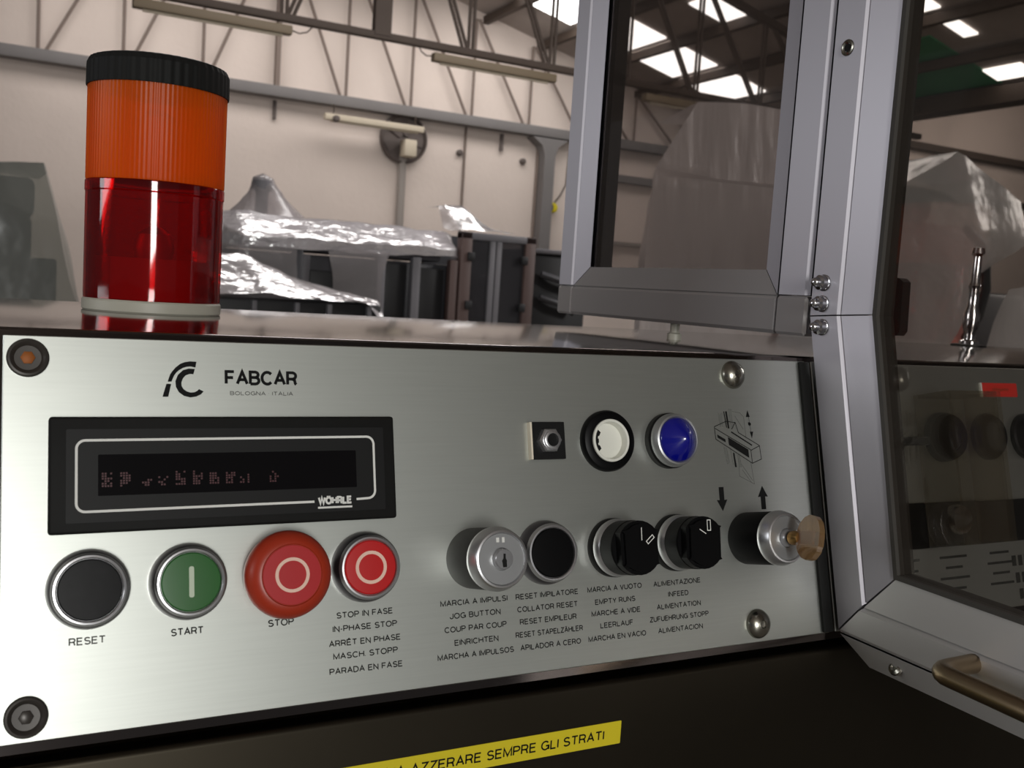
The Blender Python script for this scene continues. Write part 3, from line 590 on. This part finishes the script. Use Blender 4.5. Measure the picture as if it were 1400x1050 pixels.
# panel fasteners
def cup_screw(u, v, inner):
    bm = B(); lathe(bm, [(7.4, 0), (7.4, 0.9), (6.9, 1.7), (6.2, 1.9), (5.5, 1.4), (4.7, 0.5), (0, 0.4)], 40)
    o = obj('panel_screw', bm, 'grey_cup', con, at(u, v), True)
    bm = B(); lathe(bm, [(2.6, 0.3), (2.6, 1.1), (2.0, 1.4), (0, 1.5)], 6); obj('screw_head', bm, inner, o, at(u, v), True)
cup_screw(8.5, 8.8, 'rust'); cup_screw(9.2, 140.8, 'grey_cup')
def dome_screw(u, v):
    bm = B(); lathe(bm, [(7.6, 0), (7.6, 0.8), (6.6, 2.6), (4.6, 4.2), (2.2, 4.9), (1.6, 4.2), (0, 4.0)], 36)
    obj('panel_screw', bm, 'zinc', con, at(u, v), True)
dome_screw(350.6, 8.8); dome_screw(353.8, 140.5)

# display
du_ = obj('display_unit', box(B(), 15.7, 153.4, -76.0, -31.7, 0, 5.0, 1.2, 3), 'black_matte', con, PM, True)
bm = B(); prism(bm, rrect(21.6, 148.0, -72.0, -36.6, 0.6, 3), 5.0, 5.5); fr = obj('front_frame', bm, 'black', du_, PM, True)
bm = B(); prism(bm, rrect(32.8, 135.3, -62.1, -46.4, 0.3, 2), 5.5, 5.6); obj('screen', bm, 'screen', du_, PM, True)
bm = B(); r = 3.2
pts = [(116.6, -67.6)] + arc(25.2 + r, -67.9 + r, r, 270, 180, 6) + arc(25.2 + r, -40.9 - r, r, 180, 90, 6) + arc(143.4 - r, -40.6 - r, r, 90, 0, 6) + arc(143.4 - r, -67.0 + r, r, 0, -90, 6) + [(135.0, -67.2)]
stroke(bm, pts, 0.95, 5.5, 5.58); obj('outline', bm, 'white_print', du_, PM, True, smooth=0)
bm = B(); text(bm, 'WÖHRLE', 125.6, -67.3, 15.0, 3.4, 5.6, 0.26); prism(bm, [(118.1, -70.6), (133.0, -70.6), (133.0, -69.8), (118.1, -69.8)], 5.5, 5.57); obj('lettering', bm, 'white_print', du_, PM, True, smooth=0)
bm = B()
for i, (x, hgt) in enumerate(((36.0, 5.6), (42.6, 5.4), (50.5, 2.0), (56.5, 3.0), (63.0, 5.2), (69.6, 5.4), (76.0, 4.6), (82.4, 4.0), (88.0, 3.6), (100.0, 4.6))):
    for c in range(4):
        for rr in range(6):
            if rr * 0.95 < hgt and random.random() < 0.62: box(bm, x - 1.9 + c * 1.0, x - 1.2 + c * 1.0, -58.8 + rr * 0.95, -58.1 + rr * 0.95, 5.6, 5.63)
obj('segments', bm, 'segment', du_, PM, True, smooth=0)

# push buttons
VB = 96.3
def push_button(name, u, v, cap_m, lab, sym=None, sym_m=None, dark=False):
    bm = B(); lathe(bm, [(14.6, 0), (14.7, 1.6), (14.3, 3.0), (13.9, 5.6), (13.4, 7.8), (12.7, 8.9), (12.0, 9.0), (11.6, 8.6), (11.4, 7.4), (0, 7.2)], 64)
    o = tag(obj(name, bm, 'ring', con, at(u, v), True), lab)
    bm = B(); lathe(bm, [(14.9, 0), (14.9, 2.2), (14.5, 4.2), (14.0, 6.2), (13.5, 7.2), (13.3, 7.0)], 64); obj('collar', bm, 'collar', o, at(u, v), True)  # outer bevel of the ring with the dark reflection painted in
    bm = B(); lathe(bm, [(11.3, 7.0), (11.3, 8.0), (10.8, 8.5), (8, 8.7), (0, 8.8)], 48); obj('cap', bm, cap_m, o, at(u, v), True)
    if sym == 'I':
        bm = B(); prism(bm, rrect(-0.95, 0.95, -5.9, 6.0, 0.8, 4), 8.6, 8.95); obj('symbol', bm, sym_m, o, at(u, v), True)
    if sym == 'O':
        bm = B(); lathe(bm, [(6.9, 8.5), (6.9, 8.95), (5.5, 8.95), (5.5, 8.5)], 48); obj('symbol', bm, sym_m, o, at(u, v), True)
    return o
push_button('reset_button', 29.9, VB + 0.4, 'worn_black', 'worn black push button with chrome ring')
push_button('start_button', 66.2, VB + 0.3, 'green', 'green push button with a pale upright bar', 'I', 'pale_green_print')
push_button('stop_in_phase_button', 139.4, VB - 0.2, 'red_cap', 'red push button with pale ring and chrome bezel', 'O', 'pink_print')
push_button('collator_reset_button', 228.4, VB - 0.6, 'black_gloss', 'glossy black push button with chrome ring')
bm = B(); lathe(bm, [(13.2, 0), (13.4, 4.0), (15.8, 5.5), (17.3, 8.0), (17.6, 11.0), (17.0, 13.6), (15.4, 16.0), (13.4, 17.4), (12.3, 17.6), (11.9, 17.0), (0, 16.9)], 64)
st = tag(obj('stop_button', bm, 'orange_red', con, at(103.4, VB + 0.1), True), 'orange-red mushroom stop button')
bm = B(); lathe(bm, [(11.8, 16.8), (11.6, 17.3), (0, 17.5)], 48); obj('face_disc', bm, 'red_disc', st, at(103.4, VB + 0.1), True)
bm = B(); lathe(bm, [(6.9, 17.3), (6.9, 17.65), (5.6, 17.65), (5.6, 17.3)], 48); obj('symbol', bm, 'pink_print', st, at(103.4, VB + 0.1), True)

# key switches
def key_switch(u, v, m, lab, D):
    T = at(u, v); Q = lambda pr: [(r, h + D) for r, h in pr]
    bm = B(); lathe(bm, [(13.6, 0), (13.6, 18.5 + D), (13.0, 19.5 + D), (0, 19.5 + D)], 56); o = tag(obj('key_switch', bm, m, con, T, True), lab)
    bm = B(); lathe(bm, Q([(13.4, 18.6), (13.9, 19.6), (13.9, 21.6), (13.2, 23.2), (12.9, 25.0), (12.2, 26.2), (11.4, 26.4), (11.1, 25.6), (11.0, 24.6), (10, 24.5)]), 56); obj('ring', bm, 'ring', o, T, True)
    bm = B(); lathe(bm, Q([(11.1, 24.3), (11.1, 25.2), (10.8, 25.5), (4.9, 25.5), (4.6, 25.0), (0, 25.0)]), 48); obj('face_disc', bm, 'satin', o, T, True)
    bm = B(); lathe(bm, Q([(4.4, 24.8), (4.4, 27.6), (4.0, 28.2), (0, 28.3)]), 32); obj('lock_cylinder', bm, 'ring', o, T, True)
    bm = B(); prism(bm, [(-0.9, -3.4), (0.9, -3.4), (1.0, -0.6), (0.5, 0.4), (0.6, 2.2), (-0.4, 2.4), (-0.6, 0.3), (-1.3, -0.6)], 28.3 + D, 28.4 + D); obj('keyhole', bm, 'black', o, T, True)
    return o
k1 = key_switch(191.4, VB - 0.4, 'grey_barrel', 'grey key switch without key', 2.5)
bm = B(); prism(bm, [(0.6, 9.2), (1.8, 9.2), (1.8, 7.0), (0.6, 7.0)], 28.0, 28.06); prism(bm, [(-2.2, 9.2), (-0.8, 9.2), (-0.8, 7.2), (-2.2, 7.2)], 28.0, 28.06); obj('marking', bm, 'white_print', k1, at(191.4, VB - 0.4), True)
KU = 352.2
key_switch(KU, VB - 0.2, 'black_gloss', 'black key switch holding a key', 3.5)
KT = at(KU, VB - 0.2) @ Matrix.Rotation(math.radians(-14), 4, 'Z')
key = tag(link('key', None, KT @ Matrix.Translation((0, 0, 0.032))), 'brass key with translucent amber plastic head in the right-hand key switch', 'key')
bm = B(); box(bm, -1.0, 1.0, -2.8, 2.8, 31.95, 40, 0.3, 1); obj('blade', bm, 'brass', key, KT, True)
bm = B(); lathe(bm, [(3.5, 33), (3.7, 36), (3.0, 38.5), (0, 39)], 20); obj('collar', bm, 'brass', key, KT, True)
prof = [(3.4, 37.5), (7.0, 39.0), (10.0, 42.0), (11.2, 45.5), (10.4, 49.0), (7.4, 51.8), (3.6, 53.0), (0, 53.2)]
poly = [(p[0], p[1]) for p in prof] + [(-p[0], p[1]) for p in prof[-2::-1]]
bm = B(); prism(bm, poly, -1.7, 1.7)
for v in bm.verts: v.co = Vector((v.co.z, v.co.x, v.co.y))
bmesh.ops.bevel(bm, geom=[e for e in bm.edges if e.calc_face_angle(0) > 1.0], offset=0.6, segments=2, affect='EDGES')
obj('head', bm, 'key_plastic', key, KT, True)
bm = B(); box(bm, -0.7, 0.7, -3.4, 3.4, 38, 48, 0.2, 1); obj('blade_root', bm, 'brass', key, KT, True)

# selector knobs
def selector(u, v, ang, lab, sym):
    T = at(u, v)
    bm = B(); lathe(bm, [(14.2, 0), (14.2, 3.2), (13.8, 4.0), (0, 4.0)], 56); o = tag(obj('selector_knob', bm, 'black', con, T, True), lab)
    bm = B(); lathe(bm, [(13.6, 4.0), (13.9, 5.0), (13.7, 7.0), (13.1, 8.8), (12.4, 9.4), (12.0, 9.0)], 56); obj('ring', bm, 'ring', o, T, True)
    bm = B(); lathe(bm, [(12.9, 8.6), (12.9, 18.5), (12.4, 19.2), (0, 19.2)], 56)
    obj('knob', bm, 'black_gloss', o, T, True)
    H = T @ Matrix.Rotation(math.radians(ang), 4, 'Z'); r = 12.7; hw = 10.4; a = math.degrees(math.asin(hw / r))
    poly = arc(0, 0, r, a, 180 - a, 10)[::-1] if False else arc(0, 0, r, 90 - (90 - a), 90 + (90 - a), 1)
    poly = [(hw, -math.sqrt(r * r - hw * hw)), (hw, math.sqrt(r * r - hw * hw))] + arc(0, 0, r, 90 - math.degrees(math.asin(hw / r)) + 4, 90 + math.degrees(math.asin(hw / r)) - 4, 8) + [(-hw, math.sqrt(r * r - hw * hw)), (-hw, -math.sqrt(r * r - hw * hw))] + arc(0, 0, r, 270 - math.degrees(math.asin(hw / r)) + 4, 270 + math.degrees(math.asin(hw / r)) - 4, 8)
    bm = B(); prism(bm, poly, 19.0, 25.0)
    bmesh.ops.bevel(bm, geom=[e for e in bm.edges if all(v.co.z > 24 for v in e.verts)], offset=1.6, segments=2, affect='EDGES')
    g = obj('grip', bm, 'black_gloss', o, H, True)
    bm = B()
    for pts, cl in sym: stroke(bm, pts, 0.42, 25.0, 25.06, cl)
    obj('marking', bm, 'white_print', o, T, True, smooth=0)
def box_at(cx, cy, L, wd, ang):
    c, s = math.cos(math.radians(ang)), math.sin(math.radians(ang))
    return [(cx + x * c - y * s, cy + x * s + y * c) for x, y in ((-L / 2, -wd / 2), (L / 2, -wd / 2), (L / 2, wd / 2), (-L / 2, wd / 2))]
selector(266.4, VB - 0.6, 0, 'black selector knob, its line mark upright', [([(0.4, 3.4), (0.6, 9.4)], False), (box_at(5.2, 3.6, 4.6, 1.6, 38), True)])
selector(304.2, VB - 0.8, -3, 'black selector knob, its zero mark upright', [([(-3.2, 6.6), (0.6, 4.2)], False), (box_at(2.6, 8.2, 5.0, 1.9, 88), True)])

# upper row: toggle plate, empty lamp socket, blue lamp
bm = B(); box(bm, 223.6, 241.6, -52.0, -34.2, 0, 3.0, 0.2, 1); tp = tag(obj('toggle_plate', bm, 'black', con, PM, True), 'square black plate with an empty nut')
bm = B(); box(bm, 222.7, 223.7, -52.0, -34.2, 0, 3.1, 0.1, 1); obj('side_edge', bm, 'cream_edge', tp, PM, True)
bm = B(); lathe(bm, [(6.1, 3.0), (6.1, 6.0), (5.4, 6.8), (3.9, 7.0), (3.3, 6.6), (3.1, 3.6), (0, 3.5)], 6)
obj('nut', bm, 'ring', tp, at(231.9, 43.2), True)
bm = B(); lathe(bm, [(4.3, 6.4), (4.3, 8.2), (3.9, 8.4), (3.1, 8.4), (3.0, 3.6), (0, 3.55)], 28); obj('bushing', bm, 'ring', tp, at(231.9, 43.2), True)
bm = B(); lathe(bm, [(2.95, 3.6), (2.95, 7.2), (0, 7.1)], 24); obj('bushing_hole', bm, 'black', tp, at(231.9, 43.2), True)
T = at(266.8, 43.6)
bm = B(); lathe(bm, [(15.2, 0), (15.2, 2.2), (14.4, 3.8), (12.6, 4.6), (10.9, 4.6), (10.5, 4.0), (10.5, 0.4), (0, 0.3)], 56); so = tag(obj('lamp_socket', bm, 'black_gloss', con, T, True), 'empty lamp socket with black collar and white inside')
bm = B(); lathe(bm, [(10.6, 4.4), (10.5, 5.2), (10.0, 5.5), (9.3, 5.3), (9.0, 4.4), (8.7, 0.9), (0, 0.7)], 48); obj('cup', bm, 'white_plastic', so, T, True)
bm = B()
for a in (150, 180, 208):
    c, s = math.cos(math.radians(a)), math.sin(math.radians(a)); prism(bm, [(8.9 * c - 1.6 * s, 8.9 * s + 1.6 * c), (8.9 * c + 1.6 * s, 8.9 * s - 1.6 * c), (6.4 * c + 1.0 * s, 6.4 * s - 1.0 * c), (6.4 * c - 1.0 * s, 6.4 * s + 1.0 * c)], 0.9, 3.6)
prism(bm, arc(0, 0, 8.9, 148, 212, 8) + arc(0, 0, 7.4, 212, 148, 8), 0.9, 4.2); obj('contact', bm, 'black', so, T, True)
T = at(304.4, 44.0)
bm = B(); lathe(bm, [(14.2, 0), (14.2, 3.4), (13.6, 4.2), (0, 4.2)], 56); bl = tag(obj('indicator_lamp', bm, 'black', con, T, True), 'blue pointed indicator lamp with satin ring')
bm = B(); lathe(bm, [(13.4, 4.0), (13.7, 5.2), (13.3, 7.4), (12.6, 9.0), (11.8, 9.4), (11.3, 9.0), (11.2, 7)], 56); obj('ring', bm, 'satin', bl, T, True)
bm = B(); lathe(bm, [(11.3, 7.5), (11.2, 9.4), (10.6, 10.4), (5.6, 14.2), (1.6, 16.8), (0.8, 17.1), (0, 17.2)], 48); obj('lens', bm, 'blue', bl, T, True)

# side panel beyond the guard
def big_knob(u, v, r, h):
    T = at(u, v); bm = B(); lathe(bm, [(r, 0), (r, 3), (r * 0.93, 4), (r * 0.93, h - 2), (r * 0.85, h), (r * 0.6, h), (r * 0.55, h - 0.8), (0, h - 0.8)], 48); o = obj('round_knob', bm, 'black', con, T, True)
    bm = B(); lathe(bm, [(r * 0.97, h * 0.45), (r * 0.99, h * 0.5), (r * 0.97, h * 0.55), (r * 0.9, h * 0.55)], 48); obj('ring', bm, 'grey_barrel', o, T, True)
big_knob(509.5, 44.2, 15.0, 9); big_knob(551, 44.2, 14.6, 6); big_knob(589, 44.4, 14.6, 6)
bm = B(); prism(bm, rrect(551.5, 585.5, -18.8, -10.0, 0.6, 3), 0, 0.8); rl = tag(obj('warning_label', bm, 'red_label', con, PM, True), 'small red label')
bm = B(); prism(bm, [(550.3, -18.8), (551.7, -18.8), (551.7, -10.0), (550.3, -10.0)], 0, 0.9); obj('label_edge', bm, 'white_print', rl, PM, True)
bm = B(); stroke(bm, [(561, -14.4), (565, -14.0), (569, -14.6), (573, -14.0), (577, -14.4)], 1.6, 0.8, 0.86); obj('lettering', bm, 'orange_red', rl, PM, True, smooth=0)
bm = B(); box(bm, 448, 487, -109.6, -83.0, 0, 2, 0.4, 1); obj('cover_strip', bm, 'black_matte', con, PM, True)
bm = B(); box(bm, 533, 640, -109.8, -84.0, 0, 2, 0.4, 1); obj('cover_strip', bm, 'black_matte', con, PM, True)
cs = obj('cover_strip', box(B(), 487.3, 532.7, -109.6, -83.4, 0, 2.5, 0.4, 1), 'grey_barrel', con, PM, True)
bm = B(); lathe(bm, [(9, 2.5), (9, 8), (8, 10), (5, 11), (0, 11.3)], 32); obj('knob_cap', bm, 'chrome', cs, at(509, 94), True)
bm = B()
for u0, u1 in ((486, 490), (530, 534)): box(bm, u0, u1, -108, -19, 2.6, 26, 0.3, 1)
box(bm, 490, 530, -21, -19, 2.6, 26); box(bm, 490, 530, -108, -19, 24, 26)
obj('clear_cover', bm, 'acrylic', con, PM, True)
bm = B(); stroke(bm, arc(456, -40, 18, 20, 75, 8), 6.0); obj('scale_arc', bm, 'print', panel2, PM, True, smooth=0)
bm = B(); lathe(bm, [(8.2, 0), (8.2, 6), (7, 7.5), (0, 7.5)], 32); lv = obj('lever_switch', bm, 'grey_barrel', con, at(458, 47), True)
bm = B(); box(bm, 456, 486, -49.5, -44.5, 8, 12, 1.2, 2); obj('lever', bm, 'grey_barrel', lv, PM, True)
bm = B()
for u, ws in ((470, (20, 16, 22, 14)), (509, (24, 15, 26, 18)), (551, (18, 24, 16, 22))):
    for i, wd in enumerate(ws): stroke(bm, [(u - wd / 2, -(116 + i * 6.2)), (u + wd / 2, -(116 + i * 6.2))], 1.5)
for i, (wd, v) in enumerate(((20, 122), (18, 132.5), (14, 142.5))):
    for q in range(3): prism(bm, [(562 + q * 6 + i * 2, -v - 3.2), (566 + q * 6 + i * 2, -v - 3.2), (566 + q * 6 + i * 2, -v + 3.2), (562 + q * 6 + i * 2, -v + 3.2)], 0.03, 0.07)
obj('lettering', bm, 'print_soft', panel2, PM, True, smooth=0)

# bright chrome post standing on the console beyond the guard
mp = thing('chrome_post', (0.922, 0.295, ZT), 'bright chrome post at the back of the console top, behind the tinted door pane', 'post')
bm = B(); lathe(bm, [(0.010, 0.002), (0.010, 0.005), (0.006, 0.007), (0.0055, 0.014), (0.008, 0.02), (0.0085, 0.034), (0.006, 0.042), (0.005, 0.06), (0.0065, 0.064), (0.005, 0.068), (0.0045, 0.095), (0.007, 0.098), (0.006, 0.104), (0, 0.105)], 24); obj('stem', bm, 'chrome', mp)
bm = B(); lathe(bm, [(0.018, 0), (0.018, 0.0015), (0.014, 0.0022), (0, 0.0022)], 24); obj('washer', bm, 'black', mp)

# ------------------------------------------------------------------ signal beacon
bc = thing('signal_beacon', (0.0806, 0.1994, ZT), 'orange over red signal beacon with black cap on the console top', 'signal beacon')
R0 = 0.0384
def ribs(n, d): return lambda k, r: 1 + d * math.cos(2 * math.pi * k * n / 480)
bm = B(); lathe(bm, [(R0 * 0.98, 0), (R0 * 1.005, 0.001), (R0 * 1.005, 0.0062), (R0 * 0.985, 0.0072), (R0 * 0.9, 0.0073), (0, 0.0073)], 96); obj('base', bm, 'base_cream', bc)
bm = B(); lathe(bm, [(R0 * 0.985, 0.0073), (R0 * 0.99, 0.010), (R0 * 0.99, 0.0672), (R0 * 0.955, 0.0672), (R0 * 0.955, 0.0073)], 192); obj('red_lens', bm, 'red_lens', bc)
bm = B(); lathe(bm, [(R0 * 0.985, 0.0672), (R0 * 1.0, 0.0680), (R0 * 1.0, 0.0732), (R0 * 0.985, 0.0738), (R0 * 0.93, 0.0738), (R0 * 0.93, 0.0672)], 192); obj('lens_collar', bm, 'red_lens', bc)
bm = B(); lathe(bm, [(R0 * 0.985, 0.0738), (R0 * 0.992, 0.075), (R0 * 0.992, 0.1285), (R0 * 0.955, 0.1285), (R0 * 0.955, 0.0738)], 480, mod=ribs(96, 0.0028)); obj('amber_lens', bm, 'amber', bc, smooth=20)
bm = B(); lathe(bm, [(R0 * 0.93, 0.1262), (R0 * 1.01, 0.1262), (R0 * 1.015, 0.1275), (R0 * 1.01, 0.1385), (R0 * 0.975, 0.1415), (R0 * 0.9, 0.1425), (0, 0.1428)], 480, mod=ribs(48, 0.006)); obj('cap', bm, 'black_matte', bc, smooth=20)
for z0, nm in ((0.0074, 'lower_bulb'), (0.0745, 'upper_bulb')):
    bm = B(); lathe(bm, [(0.029, z0), (0.029, z0 + 0.005), (0.012, z0 + 0.0065), (0.0085, z0 + 0.008), (0.0085, z0 + 0.018), (0.0095, z0 + 0.022), (0.0115, z0 + 0.03), (0.0095, z0 + 0.038), (0.004, z0 + 0.042), (0, z0 + 0.043)], 32); obj(nm, bm, 'reflector' if z0 < 0.05 else 'bulb', bc)

bm = B(); lathe(bm, [(0.0315, 0.0074), (0.0315, 0.031), (0.0295, 0.031), (0.0295, 0.0074)], 64); obj('reflector_ring', bm, 'white_plastic', bc)

# ------------------------------------------------------------------ machine guard: rear window and front door in one plane
GX = 0.406
def gpt(y, z, x): return (GX * 1000 + x, y, 1200 + z)
def member(o0, i0, o1, i1, sections, seam=0.4, xoff=0.0):
    """bar between two cut lines (outer/inner corner in mm), extruded through the section polygons (fraction across, depth)"""
    o0, i0, o1, i1 = (Vector(p) for p in (o0, i0, o1, i1)); bm = B()
    L = (o1 - o0).length; e = seam / L
    for sec in sections:
        A = []; Bq = []
        for s, x in sec:
            a = o0.lerp(i0, s); b = o1.lerp(i1, s); p = a.lerp(b, e); q = a.lerp(b, 1 - e)
            A.append(gpt(p.x, p.y, x + xoff)); Bq.append(gpt(q.x, q.y, x + xoff))
        loft_prism(bm, A, Bq)
    return bm
def flat(s0, s1, wd, dep=22, c=2.2):
    k = c / wd
    return [(s0, c), (s0 + k, 0), (s1 - k, 0), (s1, c), (s1, dep), (s0, dep)]
def bead(s0, s1, dep=22): return [(s0, 1.2), (s1, 4.0), (s1, 7.5), (s0, dep * 0.6)]
gw = thing('guard_window', (GX, 0.145, ZT), 'aluminium-framed guard window standing on the console behind the door post', 'guard window')
ys0, ys1, zs0, zt = 286.4, 4.6, 14.0, 560.0
F = lambda a: a / 41.4
sec1 = [flat(0, 1, 22.5)]; sec2 = [bead(0, 1)]
def rail2(name, fo0, fi0, fo1, fi1, bo0, bi0, bo1, bi1, m='anod'):
    o = world_obj(name, member(fo0, fi0, fo1, fi1, sec1), m, gw, True)
    world_obj('glazing_bead', member(bo0, bi0, bo1, bi1, sec2), m, o, True)
zj = 36.8; yf = 263.5; yn = 30.5
rail2('far_stile', (ys0, zj), (yf, zj), (ys0, zt), (yf, zt), (yf, zj), (244.8, 51.6), (yf, zt), (244.8, zt))
rail2('near_stile', (ys1, zj), (yn, zj), (ys1, zt), (yn, zt), (yn, zj), (44.8, 51.6), (yn, zt), (44.8, zt))
rail2('bottom_rail', (yf, zs0), (yf, zj), (yn, zs0), (yn, zj), (yf, zj), (244.8, 51.6), (yn, zj), (44.8, 51.6), 'anod_h')
for y0, y1 in ((yf, ys0), (ys1, yn)):
    bm = B(); box(bm, GX * 1000, GX * 1000 + 22, y0 + 0.3, y1 - 0.3, 1200 + zs0, 1200 + zj - 0.3, 1.6, 1); world_obj('corner_block', bm, 'anod_h', gw, True)
bm = B(); box(bm, 406 + 5.5, 406 + 8.5, 40, 250, 1200 + 46, 1200 + zt); world_obj('pane', bm, 'window_glass', gw, True)
bm = B(); box(bm, 406 + 8.6, 406 + 23, 243.6, 246, 1200 + 50, 1200 + zt); box(bm, 406 + 8.6, 406 + 23, 43.5, 45.8, 1200 + 50, 1200 + zt); box(bm, 406 + 8.6, 406 + 23, 45.8, 243.6, 1200 + 48, 1200 + 50.5); world_obj('gasket', bm, 'rubber', gw, True)
bm = B(); lathe(bm, [(5, 0), (5, 4), (3.2, 5), (3.2, 11.4), (0, 11.4)], 20); obj('foot_bolt', bm, 'base_cream', gw, Matrix.Translation((GX + 0.011, 0.14, ZT)), True)

gd = thing('guard_door', (GX, -0.04, 1.05), 'aluminium-framed tinted guard door with bent post, bolts and bronze handle', 'guard door')
A_ = (3.4, 25.6); Ai = (-40.6, 28.6); C_ = (-40.0, -144.0); Ci = (-71.5, -106.0)
secs = [flat(0, 0.55, 44), bead(0.552, 1.0)]
up = world_obj('upper_post', member(A_, Ai, (3.4, zt), (-40.6, zt), secs), 'anod', gd, True)
lo = world_obj('lower_post', member(A_, Ai, C_, Ci, secs), 'anod', gd, True)
secr = [flat(0, 0.48, 38), bead(0.485, 1.0)]
br = world_obj('bottom_rail', member(C_, Ci, (-400, -144), (-400, -106), secr, 0.9), 'anod_h', gd, True)
bm = member((-41, -144.6), (-56.5, -159), (-400, -144.6), (-400, -159), [[(0, 1.5), (1, 9), (1, 22), (0, 22)]]); lip = world_obj('lower_lip', bm, 'anod_h', gd, True)
def yz_prism(bm, pts, x0, x1):
    loft_prism(bm, [gpt(y, z, x0) for y, z in pts], [gpt(y, z, x1) for y, z in pts]); return bm
bm = B(); yz_prism(bm, [(-38.5, zt), (-38.5, 29), (-69.5, -108), (-400, -108), (-400, zt)], 5.5, 8.5); world_obj('pane', bm, 'door_glass', gd, True)
bm = B()
gk = [(-40.7, zt), (-40.7, 28.6), (-71.6, -105.9), (-400, -105.9)]; gi = [(-43.4, zt), (-43.4, 28.3), (-73.6, -103.4), (-400, -103.4)]
for i in range(3): yz_prism(bm, [gk[i], gk[i + 1], gi[i + 1], gi[i]], 3.0, 16)
world_obj('gasket', bm, 'rubber', gd, True)
OUT = lambda y, z: Matrix.Translation((GX, y * 0.001, 1.2 + z * 0.001)) @ Matrix.Rotation(math.radians(-90), 4, 'Y')
for y, z in ((-7.5, 44.6), (-7.8, 33.0), (-9.2, 20.0)):
    bm = B(); lathe(bm, [(4.6, 0), (4.6, 0.8), (4.1, 1.0), (4.1, 4.2), (3.4, 4.8), (2.7, 5.2), (2.6, 7.0), (2.0, 8.4), (0.8, 9.2), (0, 9.3)], 24)
    obj('cap_nut', bm, 'chrome', gd, OUT(y, z), True)
bm = B(); lathe(bm, [(4.4, 0), (4.4, 0.6), (3.6, 0.9), (2.6, 0.5), (2.3, 0.3)], 24); hs = obj('socket_screw', bm, 'zinc', gd, OUT(-8.6, 172), True)
bm = B(); lathe(bm, [(2.4, 0.15), (2.4, 0.3), (0, 0.3)], 6); obj('hex_recess', bm, 'black', hs, OUT(-8.6, 172), True)
bm = B(); lathe(bm, [(4.0, 0), (3.6, 1.2), (2.0, 1.8), (1.2, 0.9), (0, 0.8)], 20); obj('lip_screw', bm, 'zinc', lip, Matrix.Translation((GX + 0.0052, -0.077, 1.2 - 0.1515)) @ Matrix.Rotation(math.radians(-62), 4, 'Y'), True)
# bronze pull handle
hp = [gpt(-124, -131, 0.5), gpt(-124.5, -131, -16)] + [gpt(-124.5 - 10 * (1 - math.cos(a)), -131 + 0.5 * (1 - math.cos(a)), -18 - 10 * math.sin(a)) for a in (0.3, 0.6, 0.9, 1.2, 1.57)] + [gpt(-175, -131, -28), gpt(-250, -131, -28), gpt(-256, -131, -26), gpt(-259, -131, -20), gpt(-259, -131, 0.5)]
bm = B(); tube(bm, hp, 4.6, 16); hnd = tag(world_obj('handle', bm, 'bronze', gd, True), 'bronze pull handle')
bm = B(); box(bm, 398.2, 405.5, -149.5, -0.5, 0.05, 2.0, 0.8, 2); obj('shade_strip', bm, 'black_matte', gd, PM, True)  # dark strip laid on the panel end as the soft shade beside the post
# black seal block behind the post
bm = B(); yz_prism(bm, [(-36, 49), (-43.6, 49), (-46.5, 47), (-47.5, 21), (-45.5, 18.5), (-38, 18.5)], 17, 23); world_obj('seal_block', bm, 'grey_barrel', gd, True)
